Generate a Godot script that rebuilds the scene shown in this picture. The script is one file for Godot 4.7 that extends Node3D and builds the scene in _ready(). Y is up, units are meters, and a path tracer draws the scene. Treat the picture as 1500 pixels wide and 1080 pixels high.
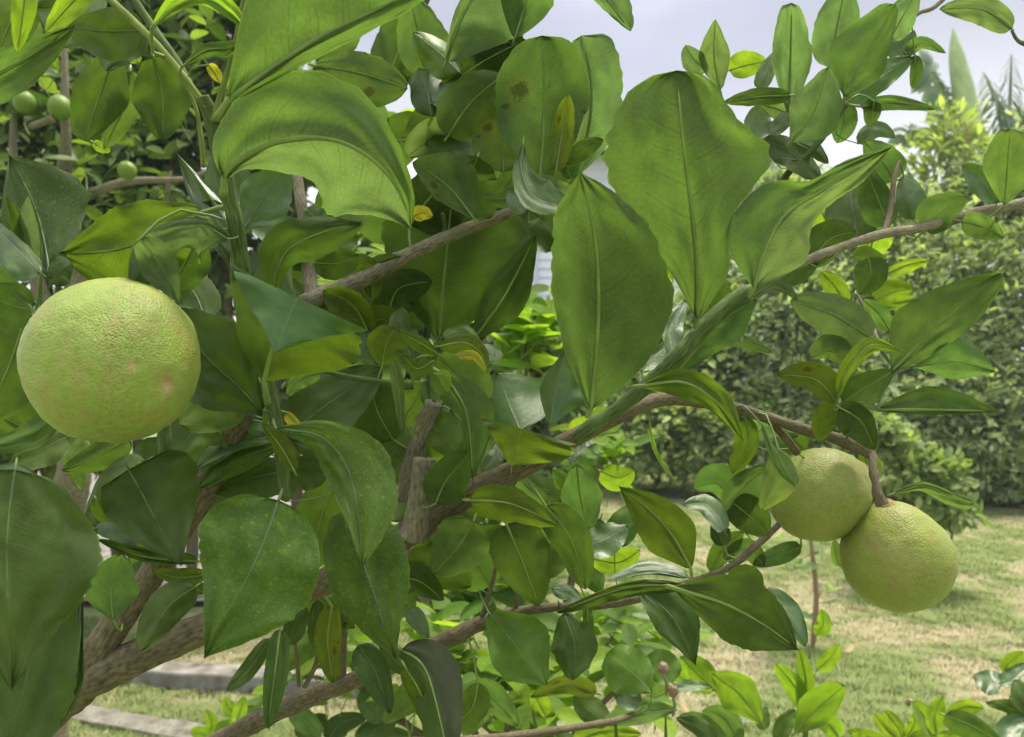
extends Node3D
# A fruiting citrus tree at arm's length in a garden: big leathery leaves, three pale green fruit,
# a lawn, shrubs, a white house and a banana clump behind, under a bright overcast sky.

const FOV := 52.0
const EYE := 1.45
const W := 1500.0
const H := 1080.0
var F := 540.0 / tan(deg_to_rad(26.0))
var rng := RandomNumberGenerator.new()
var fn := FastNoiseLite.new()
var M := {}
var T: Node3D            # the thing that leaves are being added to
var tone := {}
var leaf_n := 0
var wood: Array[Vector3] = []      # places along the branches built so far

# ---------------------------------------------------------------- helpers
func at(x: float, y: float, d: float) -> Vector3:      # a place: d metres ahead, on the line of sight of (x, y)
	return Vector3((x - 750.0) / F * d, EYE - (y - 540.0) / F * d, -d)

func rnd(a: float, b: float) -> float:
	return rng.randf_range(a, b)

func tag(o: Node, label: String, category: String, group := "", kind := "") -> void:
	if label: o.set_meta("label", label)
	if category: o.set_meta("category", category)
	if group: o.set_meta("group", group)
	if kind: o.set_meta("kind", kind)

func thing(called: String, label: String, category: String, where := Vector3.ZERO, group := "") -> Node3D:
	var o := Node3D.new()
	o.name = called
	o.position = where
	add_child(o, true)
	tag(o, label, category, group)
	return o

func put(called: String, mesh: Mesh, mat: Material, parent: Node) -> MeshInstance3D:
	var o := MeshInstance3D.new()
	o.name = called
	o.mesh = mesh
	o.material_override = mat
	parent.add_child(o, true)
	return o

func origin(n: Node) -> Vector3:
	return (n as Node3D).global_position if n != self else Vector3.ZERO

func grid_mesh(v: PackedVector3Array, uv: PackedVector2Array, c: PackedColorArray, rows: int, cols: int, flip := false) -> ArrayMesh:
	var nrm := PackedVector3Array()
	nrm.resize(v.size())
	for i in rows:
		for j in cols:
			var a := v[mini(i + 1, rows - 1) * cols + j] - v[maxi(i - 1, 0) * cols + j]
			var b := v[i * cols + mini(j + 1, cols - 1)] - v[i * cols + maxi(j - 1, 0)]
			if a.length() < 1e-7:
				a = v[(rows - 1) * cols + cols / 2] - v[cols / 2]
			if b.length() < 1e-7:
				var k := 1 if i == 0 else rows - 2
				b = v[k * cols + cols - 1] - v[k * cols]
			var q := b.cross(a).normalized()
			nrm[i * cols + j] = -q if flip else q
	var idx := PackedInt32Array()
	for i in rows - 1:
		for j in cols - 1:
			var p := i * cols + j
			if flip:
				idx.append_array([p, p + 1, p + cols, p + 1, p + cols + 1, p + cols])
			else:
				idx.append_array([p, p + cols, p + 1, p + 1, p + cols, p + cols + 1])
	var arr := []
	arr.resize(Mesh.ARRAY_MAX)
	arr[Mesh.ARRAY_VERTEX] = v
	arr[Mesh.ARRAY_NORMAL] = nrm
	arr[Mesh.ARRAY_TEX_UV] = uv
	arr[Mesh.ARRAY_COLOR] = c
	arr[Mesh.ARRAY_INDEX] = idx
	var m := ArrayMesh.new()
	m.add_surface_from_arrays(Mesh.PRIMITIVE_TRIANGLES, arr)
	return m

func spline(p: Array, t: float) -> Variant:      # Catmull-Rom through evenly spaced knots
	var n := p.size() - 1
	var f := clampf(t, 0.0, 1.0) * n
	var i := mini(int(f), n - 1)
	f -= i
	var a = p[maxi(i - 1, 0)]
	var b = p[i]
	var c = p[i + 1]
	var e = p[mini(i + 2, n)]
	return 0.5 * (2.0 * b + (c - a) * f + (2.0 * a - 5.0 * b + 4.0 * c - e) * f * f + (3.0 * b - a - 3.0 * c + e) * f * f * f)

func tube(pts: Array, rad: Array, sides: int, steps: int, rough := 0.0, col := Color.WHITE, off := Vector3.ZERO, cap := true) -> ArrayMesh:
	var v := PackedVector3Array()
	var uv := PackedVector2Array()
	var c := PackedColorArray()
	var run := 0.0
	var last := Vector3.ZERO
	var side := Vector3.RIGHT
	for i in steps + 1:
		var t := float(i) / steps
		var p: Vector3 = spline(pts, t)
		var dir: Vector3 = spline(pts, minf(t + 0.02, 1.0)) - spline(pts, maxf(t - 0.02, 0.0))
		dir = dir.normalized()
		if i == 0:
			side = dir.cross(Vector3(0.13, 0.3, 0.94)).normalized()
		else:
			run += p.distance_to(last)
			side = (side - dir * side.dot(dir)).normalized()
		last = p
		var up := dir.cross(side)
		var r: float = maxf(spline(rad, t), 0.00005)
		if cap and (i == 0 or i == steps):
			r *= 0.3
		for k in sides + 1:
			var a := TAU * float(k % sides) / sides
			var q := side * cos(a) + up * sin(a)
			var rr := r * (1.0 + rough * (fn.get_noise_3d((p.x + q.x * r) * 900.0, (p.y + q.y * r) * 900.0, (p.z + q.z * r) * 900.0) + 0.5 * fn.get_noise_3d((p.x + q.x * r) * 3500.0, (p.y + q.y * r) * 3500.0, (p.z + q.z * r) * 3500.0)))
			v.append(p + q * rr - off)
			uv.append(Vector2(float(k) / sides, run / (TAU * 0.01)))
			var g := 1.0 + 0.35 * fn.get_noise_3d((p.x + q.x * r) * 1500.0, (p.y + q.y * r) * 1500.0, (p.z + q.z * r) * 1500.0 + 77.0)
			c.append(Color(col.r * g, col.g * g, col.b * g))
	return grid_mesh(v, uv, c, steps + 1, sides + 1, true)

func branch(called: String, kind: String, p: Array, parent: Node = null, rough := 0.14) -> MeshInstance3D:
	# p holds x, y, thickness in the same measure, distance in metres
	var o := parent if parent else T
	var pts := []
	var rad := []
	for i in range(0, p.size(), 4):
		pts.append(at(p[i], p[i + 1], p[i + 3]))
		rad.append(p[i + 2] * 0.5 * p[i + 3] / F)
	for i in 60: wood.append(spline(pts, i / 59.0))
	return put(called, tube(pts, rad, 16, maxi(8, (pts.size() - 1) * 14), rough, tone[kind], origin(o)), M["bark"] if kind.begins_with("bark") else M["green_bark"], o)

func profile(t: float, a: float, b: float) -> float:
	var top := a / (a + b)
	return pow(maxf(t, 0.0), a) * pow(maxf(1.0 - t, 0.0), b) / (pow(top, a) * pow(1.0 - top, b))

func l(kind: String, d: float, path: Array, wl: Variant, wr: Variant, o := {}) -> MeshInstance3D:
	# One leaf. path: points along its midrib from base to tip; wl, wr: half widths left and right of it.
	leaf_n += 1
	var spec: Array = tone[kind]
	var pts := []
	for i in range(0, path.size(), 2):
		pts.append(Vector2(path[i], path[i + 1]))
	var length := 0.0
	for i in range(1, pts.size()):
		length += pts[i].distance_to(pts[i - 1])
	var rows := clampi(int(length / 7.0), 12, 44) + 1
	var half := clampi(int(length / 22.0), 4, 10)
	var cols := 2 * half + 1
	var yc := 0.0
	for p in pts: yc += p.y / pts.size()
	var tilt: float = o.get("tilt", spec[2])
	var fl: float = o.get("fl", rnd(-0.06, 0.22))
	var fr: float = o.get("fr", fl + rnd(-0.2, 0.2))
	var curl: float = o.get("curl", rnd(-0.25, 0.25))
	var bow: float = o.get("bow", rnd(-0.1, 0.1))
	var wave: float = o.get("wave", rnd(0.07, 0.20))
	var wf: float = rnd(9.0, 17.0)
	var ser: float = o.get("ser", 0.026)
	var sa: float = o.get("a", rnd(0.52, 0.66))
	var sb: float = o.get("b", rnd(0.74, 0.95))
	var ph := rnd(0.0, 40.0)
	var amp := rnd(0.86, 1.14)
	var base: Color = spec[1]
	var hue := rnd(-0.07, 0.07)
	var cl := Color(base.r * amp * (1.0 + hue), base.g * amp, base.b * amp * (1.0 - hue))
	var cr := cl
	if o.has("tr"): cr = tone[o.tr][1]
	if o.has("tl"): cl = tone[o.tl][1]
	var off := origin(T)
	var v := PackedVector3Array()
	var uv := PackedVector2Array()
	var c := PackedColorArray()
	var rib := []
	var flip := rng.randf() < 0.5
	for i in rows:
		var t := float(i) / (rows - 1)
		var p: Vector2 = spline(pts, t)
		var tan_: Vector2 = spline(pts, minf(t + 0.03, 1.0)) - spline(pts, maxf(t - 0.03, 0.0))
		tan_ = tan_.normalized()
		var nrm := Vector2(tan_.y, -tan_.x)
		var a: float = maxf(spline(wl, t), 0.0) if wl is Array else wl * profile(t, sa, sb)
		var b: float = maxf(spline(wr, t), 0.0) if wr is Array else wr * profile(t, sa, sb)
		for j in cols:
			var s := float(j - half) / half           # -1 right edge, +1 left edge
			var w := a if s > 0.0 else b
			if not o.has("flat"):
				if t > 0.88: w *= sqrt(maxf(1.0 - pow((t - 0.88) / 0.12, 2.0), 0.0)) if (wl is Array) else 1.0
				if t < 0.07: w *= sqrt(maxf(1.0 - pow((0.07 - t) / 0.07, 2.0), 0.0)) if (wl is Array) else 1.0
			var e := absf(s)
			w *= 1.0 + e * e * (ser * sin(t * length * 0.55 + ph * s) * smoothstep(0.25, 0.6, t) + 0.07 * fn.get_noise_2d(t * 150.0 + ph * 9.0, s * 40.0) + 0.07 * fn.get_noise_2d(t * 50.0 + ph * 5.0, s * 60.0 + 90.0))
			var q := p + nrm * s * w
			var z := tilt * (q.y - yc) + bow * length * sin(PI * t)
			z += (fl if s > 0.0 else fr) * e * w + curl * e * e * w
			z += wave * w * e * e * sin(t * wf + ph + s) + 0.035 * length * fn.get_noise_2d(t * 60.0 + ph * 31.0, s * 45.0 + ph)
			v.append(at(q.x, q.y, d + z * d / F) - off)
			uv.append(Vector2(0.5 + (0.5 * s if flip else -0.5 * s), t))
			var g := 1.0 + 0.22 * fn.get_noise_2d(t * 55.0 + ph * 17.0, s * 30.0 + 300.0)
			var k := cl if s > 0.0 else cr
			c.append(Color(k.r * g, k.g * g, k.b * g))
			if j == half and t < 0.93:
				rib.append([q, z, t])
	var called := "leaf"
	var lf := put(called, grid_mesh(v, uv, c, rows, cols), M[o.get("m", spec[0])], T)
	if o.has("label"): lf.set_meta("label", o.label)
	# petiole and midrib, one thin tapering tube
	var thick: float = o.get("rib", clampf(length * 0.0125, 0.9, 3.4)) * (0.6 if spec[3] == "rib_dark" else 1.0)
	var line := []
	var rad := []
	var b0: Vector2 = rib[0][0]
	var back: Array = o.get("pet", [])
	var hold := v[half] + off
	var near := 0.055
	var found := false
	var root := hold
	if back.is_empty():
		for q in wood:
			if q.distance_to(hold) < near:
				near = q.distance_to(hold)
				root = q
				found = true
	if found:
		var out := (at(pts[0].x, pts[0].y, d) - at(pts[1].x, pts[1].y, d)).normalized() * near * 0.35
		line = [root, root.lerp(hold, 0.45) + out * 0.8, hold]
		rad = [thick * 1.7 * d / F, thick * 1.3 * d / F, thick * 1.4 * d / F]
	elif back.is_empty():
		var away: Vector2 = (pts[0] - pts[1]).normalized() * clampf(length * 0.08, 5.0, 18.0)
		back = [b0.x + away.x, b0.y + away.y]
	for i in range(back.size() - 2, -1, -2):
		line.append(at(back[i], back[i + 1], o.get("pd", d + rib[0][1] * d / F + 0.004)))
		rad.append(thick * 1.5 * d / F)
	var keep := 0.9 if spec[3] == "rib_dark" else 0.25
	for i in range(0, rib.size(), maxi(1, rib.size() / 10)):
		var q: Vector2 = rib[i][0]
		line.append(at(q.x, q.y, d + (rib[i][1] + thick * keep * 0.55) * d / F))
		rad.append(thick * lerpf(1.25, 0.3, rib[i][2]) * d / F)
	put("midrib", tube(line, rad, 7, maxi(10, line.size() * 2), 0.1, tone[spec[3]], off), M["stalk"], lf)
	return lf

# ---------------------------------------------------------------- textures and materials
func leaf_maps(under: bool, ill: int, seed_: int) -> Array:
	var w := 256
	var h := 512
	var net := FastNoiseLite.new()
	net.noise_type = FastNoiseLite.TYPE_CELLULAR
	net.cellular_return_type = FastNoiseLite.RETURN_DISTANCE2_SUB
	net.frequency = 0.13
	net.seed = seed_
	var soft := FastNoiseLite.new()
	soft.seed = seed_ + 5
	soft.frequency = 0.012
	soft.fractal_octaves = 4
	var spots := FastNoiseLite.new()
	spots.noise_type = FastNoiseLite.TYPE_CELLULAR
	spots.cellular_return_type = FastNoiseLite.RETURN_DISTANCE
	spots.frequency = 0.03
	spots.seed = seed_ + 9
	var col := Image.create(w, h, false, Image.FORMAT_RGB8)
	var hgt := Image.create(w, h, false, Image.FORMAT_L8)
	for y in h:
		var v := (y + 0.5) / h
		for x in w:
			var s := (x + 0.5) / w * 2.0 - 1.0
			var e := absf(s)
			var bend := soft.get_noise_2d(x * 0.7, y * 0.7)
			var ph := (v - 0.20 * pow(e, 1.25) + 0.02 * bend) * 9.5 + (0.42 if s > 0.0 else 0.0)
			var k := absf(ph - roundf(ph))
			var wide := 0.036 * (1.15 - e)
			var vein := exp(-k * k / (wide * wide)) * (1.0 - 0.75 * e)
			var k2 := absf(ph * 2.0 + 0.5 - roundf(ph * 2.0 + 0.5))
			vein = maxf(vein, 0.35 * exp(-k2 * k2 / 0.012) * (1.0 - e))
			var mid := exp(-s * s / 0.0006)
			var cell := clampf((net.get_noise_2d(x, y) + 1.0) * 1.6, 0.0, 1.0)
			var patch := soft.get_noise_2d(x + 900.0, y * 0.8)
			var fine := soft.get_noise_2d(x * 9.0, y * 9.0)
			var lam := 0.80 + 0.20 * patch + 0.09 * fine - 0.05 * (1.0 - cell)
			var r := lam
			var g := lam
			var b := lam * 0.95
			if under:
				r *= 1.0 - 0.44 * vein
				g *= 1.0 - 0.34 * vein
				b *= 1.0 - 0.30 * vein
				if sin(x * 0.9 + 40.0 * patch) * sin(y * 0.55 + 30.0 * bend) > 0.93 and fine > 0.08:
					r *= 0.55
					g *= 0.5
					b *= 0.6
			var pale := clampf((0.08 if under else 0.52) * vein + 0.6 * mid, 0.0, 1.0)
			if under:
				pale = clampf(pale + 0.10 * (1.0 - cell), 0.0, 1.0)
			pale = maxf(pale, smoothstep(0.965, 0.99, e) * 0.9)      # the thin pale margin
			r = lerpf(r, 1.0, pale)
			g = lerpf(g, 1.0, pale * 0.85)
			b = lerpf(b, 0.9, pale * 0.6)
			if ill > 0:
				var yel := smoothstep(0.18, 0.5, soft.get_noise_2d(x * 1.3 + 3000.0, y * 1.1))
				if ill == 1:
					var fleck := (1.0 - smoothstep(0.16, 0.30, spots.get_noise_2d(x * 1.1 + 300.0 + 24.0 * bend, y * 1.1) + 1.0)) * smoothstep(0.0, 0.2, soft.get_noise_2d(x + 4000.0, y))
					yel = clampf(yel * 0.30 + fleck, 0.0, 1.0)
					r *= lerpf(0.50, 1.0, yel)
					g *= lerpf(0.52, 0.92, yel)
					b *= lerpf(0.52, 0.3, yel)
				var sp := spots.get_noise_2d(x + 20.0 * bend, y) + 1.0
				var gate := smoothstep(0.02, 0.3, soft.get_noise_2d(x * 0.9 + 700.0, y * 0.9 + 200.0))
				var dot := (1.0 - smoothstep(0.10, 0.22, sp)) * (gate if ill == 2 else gate * 0.4)
				var rot := smoothstep(0.50, 0.66, soft.get_noise_2d(x * 1.1 + 5000.0, y * 1.1)) if ill == 2 else 0.0
				var far := Vector2((x + 0.5) / w - 0.74, (v - 0.62) * 1.4).length() + 0.10 * bend + 0.05 * fine
				if ill == 2: rot = maxf(rot, 1.0 - smoothstep(0.05, 0.10, far))
				if ill == 2 and far < 0.15 and far > 0.09:
					r = minf(r * 1.25, 1.0)
				dot = clampf(dot + rot * 0.8, 0.0, 0.9)
				r = lerpf(r, 0.42, dot)
				g = lerpf(g, 0.24, dot)
				b = lerpf(b, 0.35, dot)
			# a few pale specks of dust and scars
			var dust := 1.0 - smoothstep(0.02, 0.06, net.get_noise_2d(x * 0.31 + 70.0, y * 0.31) + 1.0)
			if fine > (0.29 if under else 0.36):
				r = lerpf(r, 1.0, 0.35)
				g = lerpf(g, 1.0, 0.3)
				b = lerpf(b, 1.0, 0.3)
			col.set_pixel(x, y, Color(clampf(r, 0, 1), clampf(g, 0, 1), clampf(b, 0, 1)).linear_to_srgb())
			var relief := 0.5 + 0.22 * patch + 0.05 * fine + 0.10 * cell
			relief += (0.12 * vein + 0.2 * mid) * (1.0 if under else -1.0) + 0.0 * dust
			hgt.set_pixel(x, y, Color(clampf(relief, 0, 1), 0, 0))
	return [ImageTexture.create_from_image(col), ImageTexture.create_from_image(hgt)]

func noise_tex(size: int, freq: float, ramp: Array, seed_: int, octaves := 5, kind := FastNoiseLite.TYPE_SIMPLEX_SMOOTH, sx := 1.0, sy := 1.0) -> ImageTexture:
	var n := FastNoiseLite.new()
	n.noise_type = kind
	n.seed = seed_
	n.frequency = freq
	n.fractal_octaves = octaves
	var im := Image.create(size, size, false, Image.FORMAT_RGB8)
	for y in size:
		for x in size:
			# blended over the edge so that it repeats without a seam
			var fx := float(x) / size
			var fy := float(y) / size
			var a := n.get_noise_2d(x * sx, y * sy) * (1.0 - fx) * (1.0 - fy) + n.get_noise_2d((x - size) * sx, y * sy) * fx * (1.0 - fy)
			a += n.get_noise_2d(x * sx, (y - size) * sy) * (1.0 - fx) * fy + n.get_noise_2d((x - size) * sx, (y - size) * sy) * fx * fy
			var t := clampf(a * 1.2 + 0.5, 0.0, 0.999) * (ramp.size() - 1)
			var i := int(t)
			im.set_pixel(x, y, (ramp[i] as Color).lerp(ramp[i + 1], t - i).linear_to_srgb())
	return ImageTexture.create_from_image(im)

func mat(called: String, rough: float, albedo: Texture2D, bump: Texture2D, bump_cm: float, through := Color.BLACK, spec := 0.5) -> StandardMaterial3D:
	var m := StandardMaterial3D.new()
	m.resource_name = called
	m.roughness = rough
	m.metallic_specular = spec
	m.vertex_color_use_as_albedo = true
	m.cull_mode = BaseMaterial3D.CULL_DISABLED
	if albedo: m.albedo_texture = albedo
	if bump:
		m.heightmap_enabled = true
		m.heightmap_texture = bump
		m.heightmap_scale = bump_cm
	if through != Color.BLACK:
		m.backlight_enabled = true
		m.backlight = through
	M[called] = m
	return m

func make_materials() -> void:
	var a := leaf_maps(true, 0, 11)
	var b := leaf_maps(false, 0, 23)
	var c := leaf_maps(true, 2, 37)
	var e := leaf_maps(false, 1, 41)
	mat("leaf_under", 0.55, a[0], a[1], 0.12, Color(1.1, 1.2, 0.55).linear_to_srgb(), 0.4)
	mat("leaf_upper", 0.40, b[0], b[1], 0.07, Color(0.66, 0.72, 0.22).linear_to_srgb(), 0.30)
	mat("leaf_gloss", 0.33, b[0], b[1], 0.07, Color(0.6, 0.68, 0.22).linear_to_srgb(), 0.46)
	mat("leaf_spotted", 0.6, c[0], c[1], 0.12, Color(0.9, 0.9, 0.4).linear_to_srgb(), 0.4)
	mat("leaf_yellowing", 0.42, e[0], e[1], 0.07, Color(0.66, 0.70, 0.2).linear_to_srgb(), 0.30)
	(M["leaf_yellowing"] as StandardMaterial3D).albedo_color = Color(1.5, 1.5, 1.5).linear_to_srgb()
	mat("leaf_young", 0.45, a[0], a[1], 0.06, Color(1.3, 1.35, 0.5).linear_to_srgb(), 0.45)
	mat("stalk", 0.5, null, null, 0.0, Color(0.3, 0.3, 0.1).linear_to_srgb())
	var br := [Color(0.40, 0.37, 0.33), Color(0.62, 0.59, 0.54), Color(0.80, 0.78, 0.72), Color(1, 0.98, 0.95)]
	var bark := noise_tex(256, 0.02, br, 5, 6, FastNoiseLite.TYPE_SIMPLEX_SMOOTH, 3.2, 1.3)
	var bm := mat("bark", 0.9, bark, bark, 0.06, Color.BLACK, 0.25)
	bm.uv1_scale = Vector3(1, 1.1, 1)
	var gbm := mat("green_bark", 0.75, bark, bark, 0.03, Color.BLACK, 0.2)
	gbm.uv1_scale = Vector3(1, 0.6, 1)
	# fruit peel
	var pr := [Color(0.74, 0.72, 0.60), Color(0.86, 0.86, 0.76), Color(0.92, 0.93, 0.86), Color(1, 1, 1)]
	var peel := noise_tex(384, 0.035, pr, 71, 5)
	var pore := noise_tex(512, 0.075, [Color(0, 0, 0), Color(0.6, 0.6, 0.6), Color(1, 1, 1)], 72, 2)
	var pm := mat("peel", 0.42, peel, pore, 0.065, Color.BLACK, 0.35)
	pm.uv1_triplanar = true
	pm.uv1_scale = Vector3(14, 14, 14)
	pm.subsurf_scatter_enabled = true
	pm.subsurf_scatter_strength = 0.15
	var pg: StandardMaterial3D = pm.duplicate()
	pg.albedo_color = Color(0.72, 0.82, 0.62)
	M["peel_green"] = pg
	# ground
	var gr := [Color(0.10, 0.10, 0.05), Color(0.15, 0.18, 0.07), Color(0.14, 0.19, 0.065), Color(0.20, 0.21, 0.11), Color(0.27, 0.25, 0.15)]
	var soil := noise_tex(512, 0.012, gr, 91, 6)
	var gm := mat("ground", 0.95, soil, soil, 0.3, Color.BLACK, 0.2)
	gm.vertex_color_use_as_albedo = false
	gm.uv1_triplanar = true
	gm.uv1_world_triplanar = true
	gm.uv1_scale = Vector3(0.45, 0.45, 0.45)
	var cr := [Color(0.08, 0.075, 0.06), Color(0.15, 0.14, 0.115), Color(0.20, 0.19, 0.16), Color(0.27, 0.255, 0.22)]
	var conc := noise_tex(256, 0.02, cr, 95, 6)
	var cm := mat("concrete", 0.9, conc, conc, 0.4, Color.BLACK, 0.3)
	cm.uv1_triplanar = true
	cm.uv1_world_triplanar = true
	cm.uv1_scale = Vector3(1.7, 1.7, 1.7)
	mat("foliage", 0.5, null, null, 0.0, Color(1.05, 1.1, 0.5).linear_to_srgb(), 0.4)
	mat("grass", 0.7, null, null, 0.0, Color(0.5, 0.55, 0.25).linear_to_srgb(), 0.3)
	mat("paint", 0.55, null, null, 0.0)

func make_tones() -> void:
	# kind -> [material, linear base colour, lean of the blade, rib colour]
	var k := 1.25
	tone = {
		"u": ["leaf_under", Color(0.100, 0.166, 0.050) * k, 0.45, "rib"],
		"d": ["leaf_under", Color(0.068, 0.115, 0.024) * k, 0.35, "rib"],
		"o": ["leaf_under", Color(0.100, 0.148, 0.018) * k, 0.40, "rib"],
		"v": ["leaf_under", Color(0.130, 0.195, 0.085) * k, 0.45, "rib"],
		"s": ["leaf_spotted", Color(0.090, 0.155, 0.045) * k, 0.40, "rib"],
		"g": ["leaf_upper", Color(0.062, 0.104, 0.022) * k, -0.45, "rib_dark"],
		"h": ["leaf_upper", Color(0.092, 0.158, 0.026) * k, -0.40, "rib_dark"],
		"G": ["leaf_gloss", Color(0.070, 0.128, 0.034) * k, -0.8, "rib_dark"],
		"t": ["leaf_gloss", Color(0.080, 0.140, 0.034) * k, -0.25, "rib_dark"],
		"p": ["leaf_young", Color(0.180, 0.250, 0.085) * k, 0.1, "rib"],
		"P": ["leaf_gloss", Color(0.075, 0.130, 0.036) * k, -1.0, "rib_dark"],
		"z": ["leaf_yellowing", Color(0.095, 0.165, 0.050) * k, -0.55, "rib_dark"],
		"y": ["leaf_young", Color(0.200, 0.310, 0.035) * k, 0.3, "rib"],
		"Y": ["leaf_young", Color(0.360, 0.340, 0.040) * k, 0.2, "rib"],
		"b": ["leaf_under", Color(0.062, 0.076, 0.042) * k, 0.2, "rib"],
		"rib": Color(0.165, 0.24, 0.055), "rib_dark": Color(0.085, 0.155, 0.045),
		"bark": Color(0.158, 0.140, 0.090), "bark_grey": Color(0.225, 0.215, 0.15), "bark_dark": Color(0.158, 0.140, 0.090),
		"green": Color(0.105, 0.160, 0.055), "lime": Color(0.19, 0.26, 0.06),
	}

# ---------------------------------------------------------------- sky, sun, camera
func make_sky() -> ImageTexture:
	var w := 768
	var h := 384
	var n := FastNoiseLite.new()
	n.seed = 8
	n.frequency = 1.5
	n.fractal_octaves = 5
	var im := Image.create(w, h, false, Image.FORMAT_RGBF)
	for y in h:
		var el := PI * (0.5 - (y + 0.5) / h)
		for x in w:
			var az := TAU * (x + 0.5) / w
			var p := Vector3(cos(el) * sin(az), sin(el), cos(el) * cos(az))
			var up := maxf(p.y, 0.0)
			var c1 := Color(0.285, 0.285, 0.292)          # pale band of cloud low down
			var c2 := Color(0.132, 0.138, 0.165)         # blue-grey cloud above it
			var c3 := Color(0.60, 0.61, 0.64)            # brighter thin cloud overhead
			var cloud := n.get_noise_3d(p.x * 1.4, p.y * 3.0, p.z * 1.4)
			var k := smoothstep(0.12, 0.42, up + 0.10 * cloud)
			var c := c1.lerp(c2, k)
			c = c.lerp(c3, smoothstep(0.46, 0.95, up + 0.15 * cloud))
			var g := 1.0 + 0.22 * cloud
			im.set_pixel(x, y, Color(c.r * g, c.g * g, c.b * g))
	return ImageTexture.create_from_image(im)

func setup() -> void:
	var cam := Camera3D.new()
	cam.name = "camera"
	cam.fov = FOV
	cam.near = 0.05
	cam.far = 400.0
	cam.position = Vector3(0, EYE, 0)
	var lens := CameraAttributesPhysical.new()
	lens.frustum_focal_length = 12.0 / tan(deg_to_rad(FOV / 2.0))
	lens.frustum_focus_distance = 0.52
	lens.exposure_aperture = 11.0
	cam.attributes = lens
	add_child(cam)
	var sky := Sky.new()
	var sm := PanoramaSkyMaterial.new()
	sm.panorama = make_sky()
	sky.sky_material = sm
	var env := Environment.new()
	env.background_mode = Environment.BG_SKY
	env.sky = sky
	env.tonemap_mode = Environment.TONE_MAPPER_LINEAR
	env.tonemap_exposure = 4.75
	env.fog_enabled = true
	env.fog_density = 0.002
	env.fog_light_color = Color(0.86, 0.88, 0.9)
	env.sdfgi_enabled = true
	env.ssao_enabled = true
	env.ssil_enabled = true
	var we := WorldEnvironment.new()
	we.name = "world_environment"
	we.environment = env
	add_child(we)
	var sun := DirectionalLight3D.new()
	sun.name = "sun"
	sun.light_color = Color(1.0, 0.96, 0.9)
	sun.light_energy = 0.46
	sun.light_angular_distance = 14.0
	sun.shadow_enabled = true
	add_child(sun)
	sun.look_at_from_position(Vector3(1.7, 6.0, -1.7), Vector3.ZERO)

func _ready() -> void:
	rng.seed = 4
	fn.seed = 3
	fn.frequency = 0.03
	fn.fractal_octaves = 3
	setup()
	make_tones()
	make_materials()
	ground()
	house()
	far_plants()
	near_plants()
	citrus_tree()
	fruit()


# ---------------------------------------------------------------- ground, kerbs, house
func ground_at(x: float, y: float) -> Vector3:          # where the line of sight of (x, y) meets the lawn
	var d := EYE * F / (y - 540.0)
	return Vector3((x - 750.0) / F * d, 0.0, -d)

func structure(called: String, mesh: Mesh, m: Material) -> MeshInstance3D:
	var o := put(called, mesh, m, self)
	tag(o, "", "", "", "structure")
	return o

func slab(a: Vector3, b: Vector3, wide: float, high: float, low := -0.05) -> ArrayMesh:
	# a worn concrete strip from a to b with rounded, slightly uneven edges
	var v := PackedVector3Array()
	var uv := PackedVector2Array()
	var c := PackedColorArray()
	var dir := (b - a).normalized()
	var side := dir.cross(Vector3.UP).normalized()
	var ring := [Vector2(-0.5, low), Vector2(-0.5, high * 0.82), Vector2(-0.47, high * 0.96), Vector2(-0.42, high), Vector2(0.0, high * 1.01), Vector2(0.42, high), Vector2(0.47, high * 0.96), Vector2(0.5, high * 0.82), Vector2(0.5, low)]
	var n := int(a.distance_to(b) / 0.05) + 2
	for i in n + 1:
		var t := float(i) / n
		for j in ring.size():
			var r: Vector2 = ring[j]
			var p := a.lerp(b, t) + side * r.x * wide + Vector3.UP * r.y
			p += side * 0.012 * fn.get_noise_3d(p.x * 90.0, p.y * 90.0, p.z * 90.0) + Vector3.UP * 0.008 * fn.get_noise_3d(p.z * 90.0, p.y, p.x * 90.0)
			if i == 0 or i == n:
				p.y = minf(p.y, low) if j == 0 or j == 8 else p.y
			v.append(p)
			uv.append(Vector2(t, r.x))
			c.append(Color.WHITE)
	return grid_mesh(v, uv, c, n + 1, ring.size())

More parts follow.
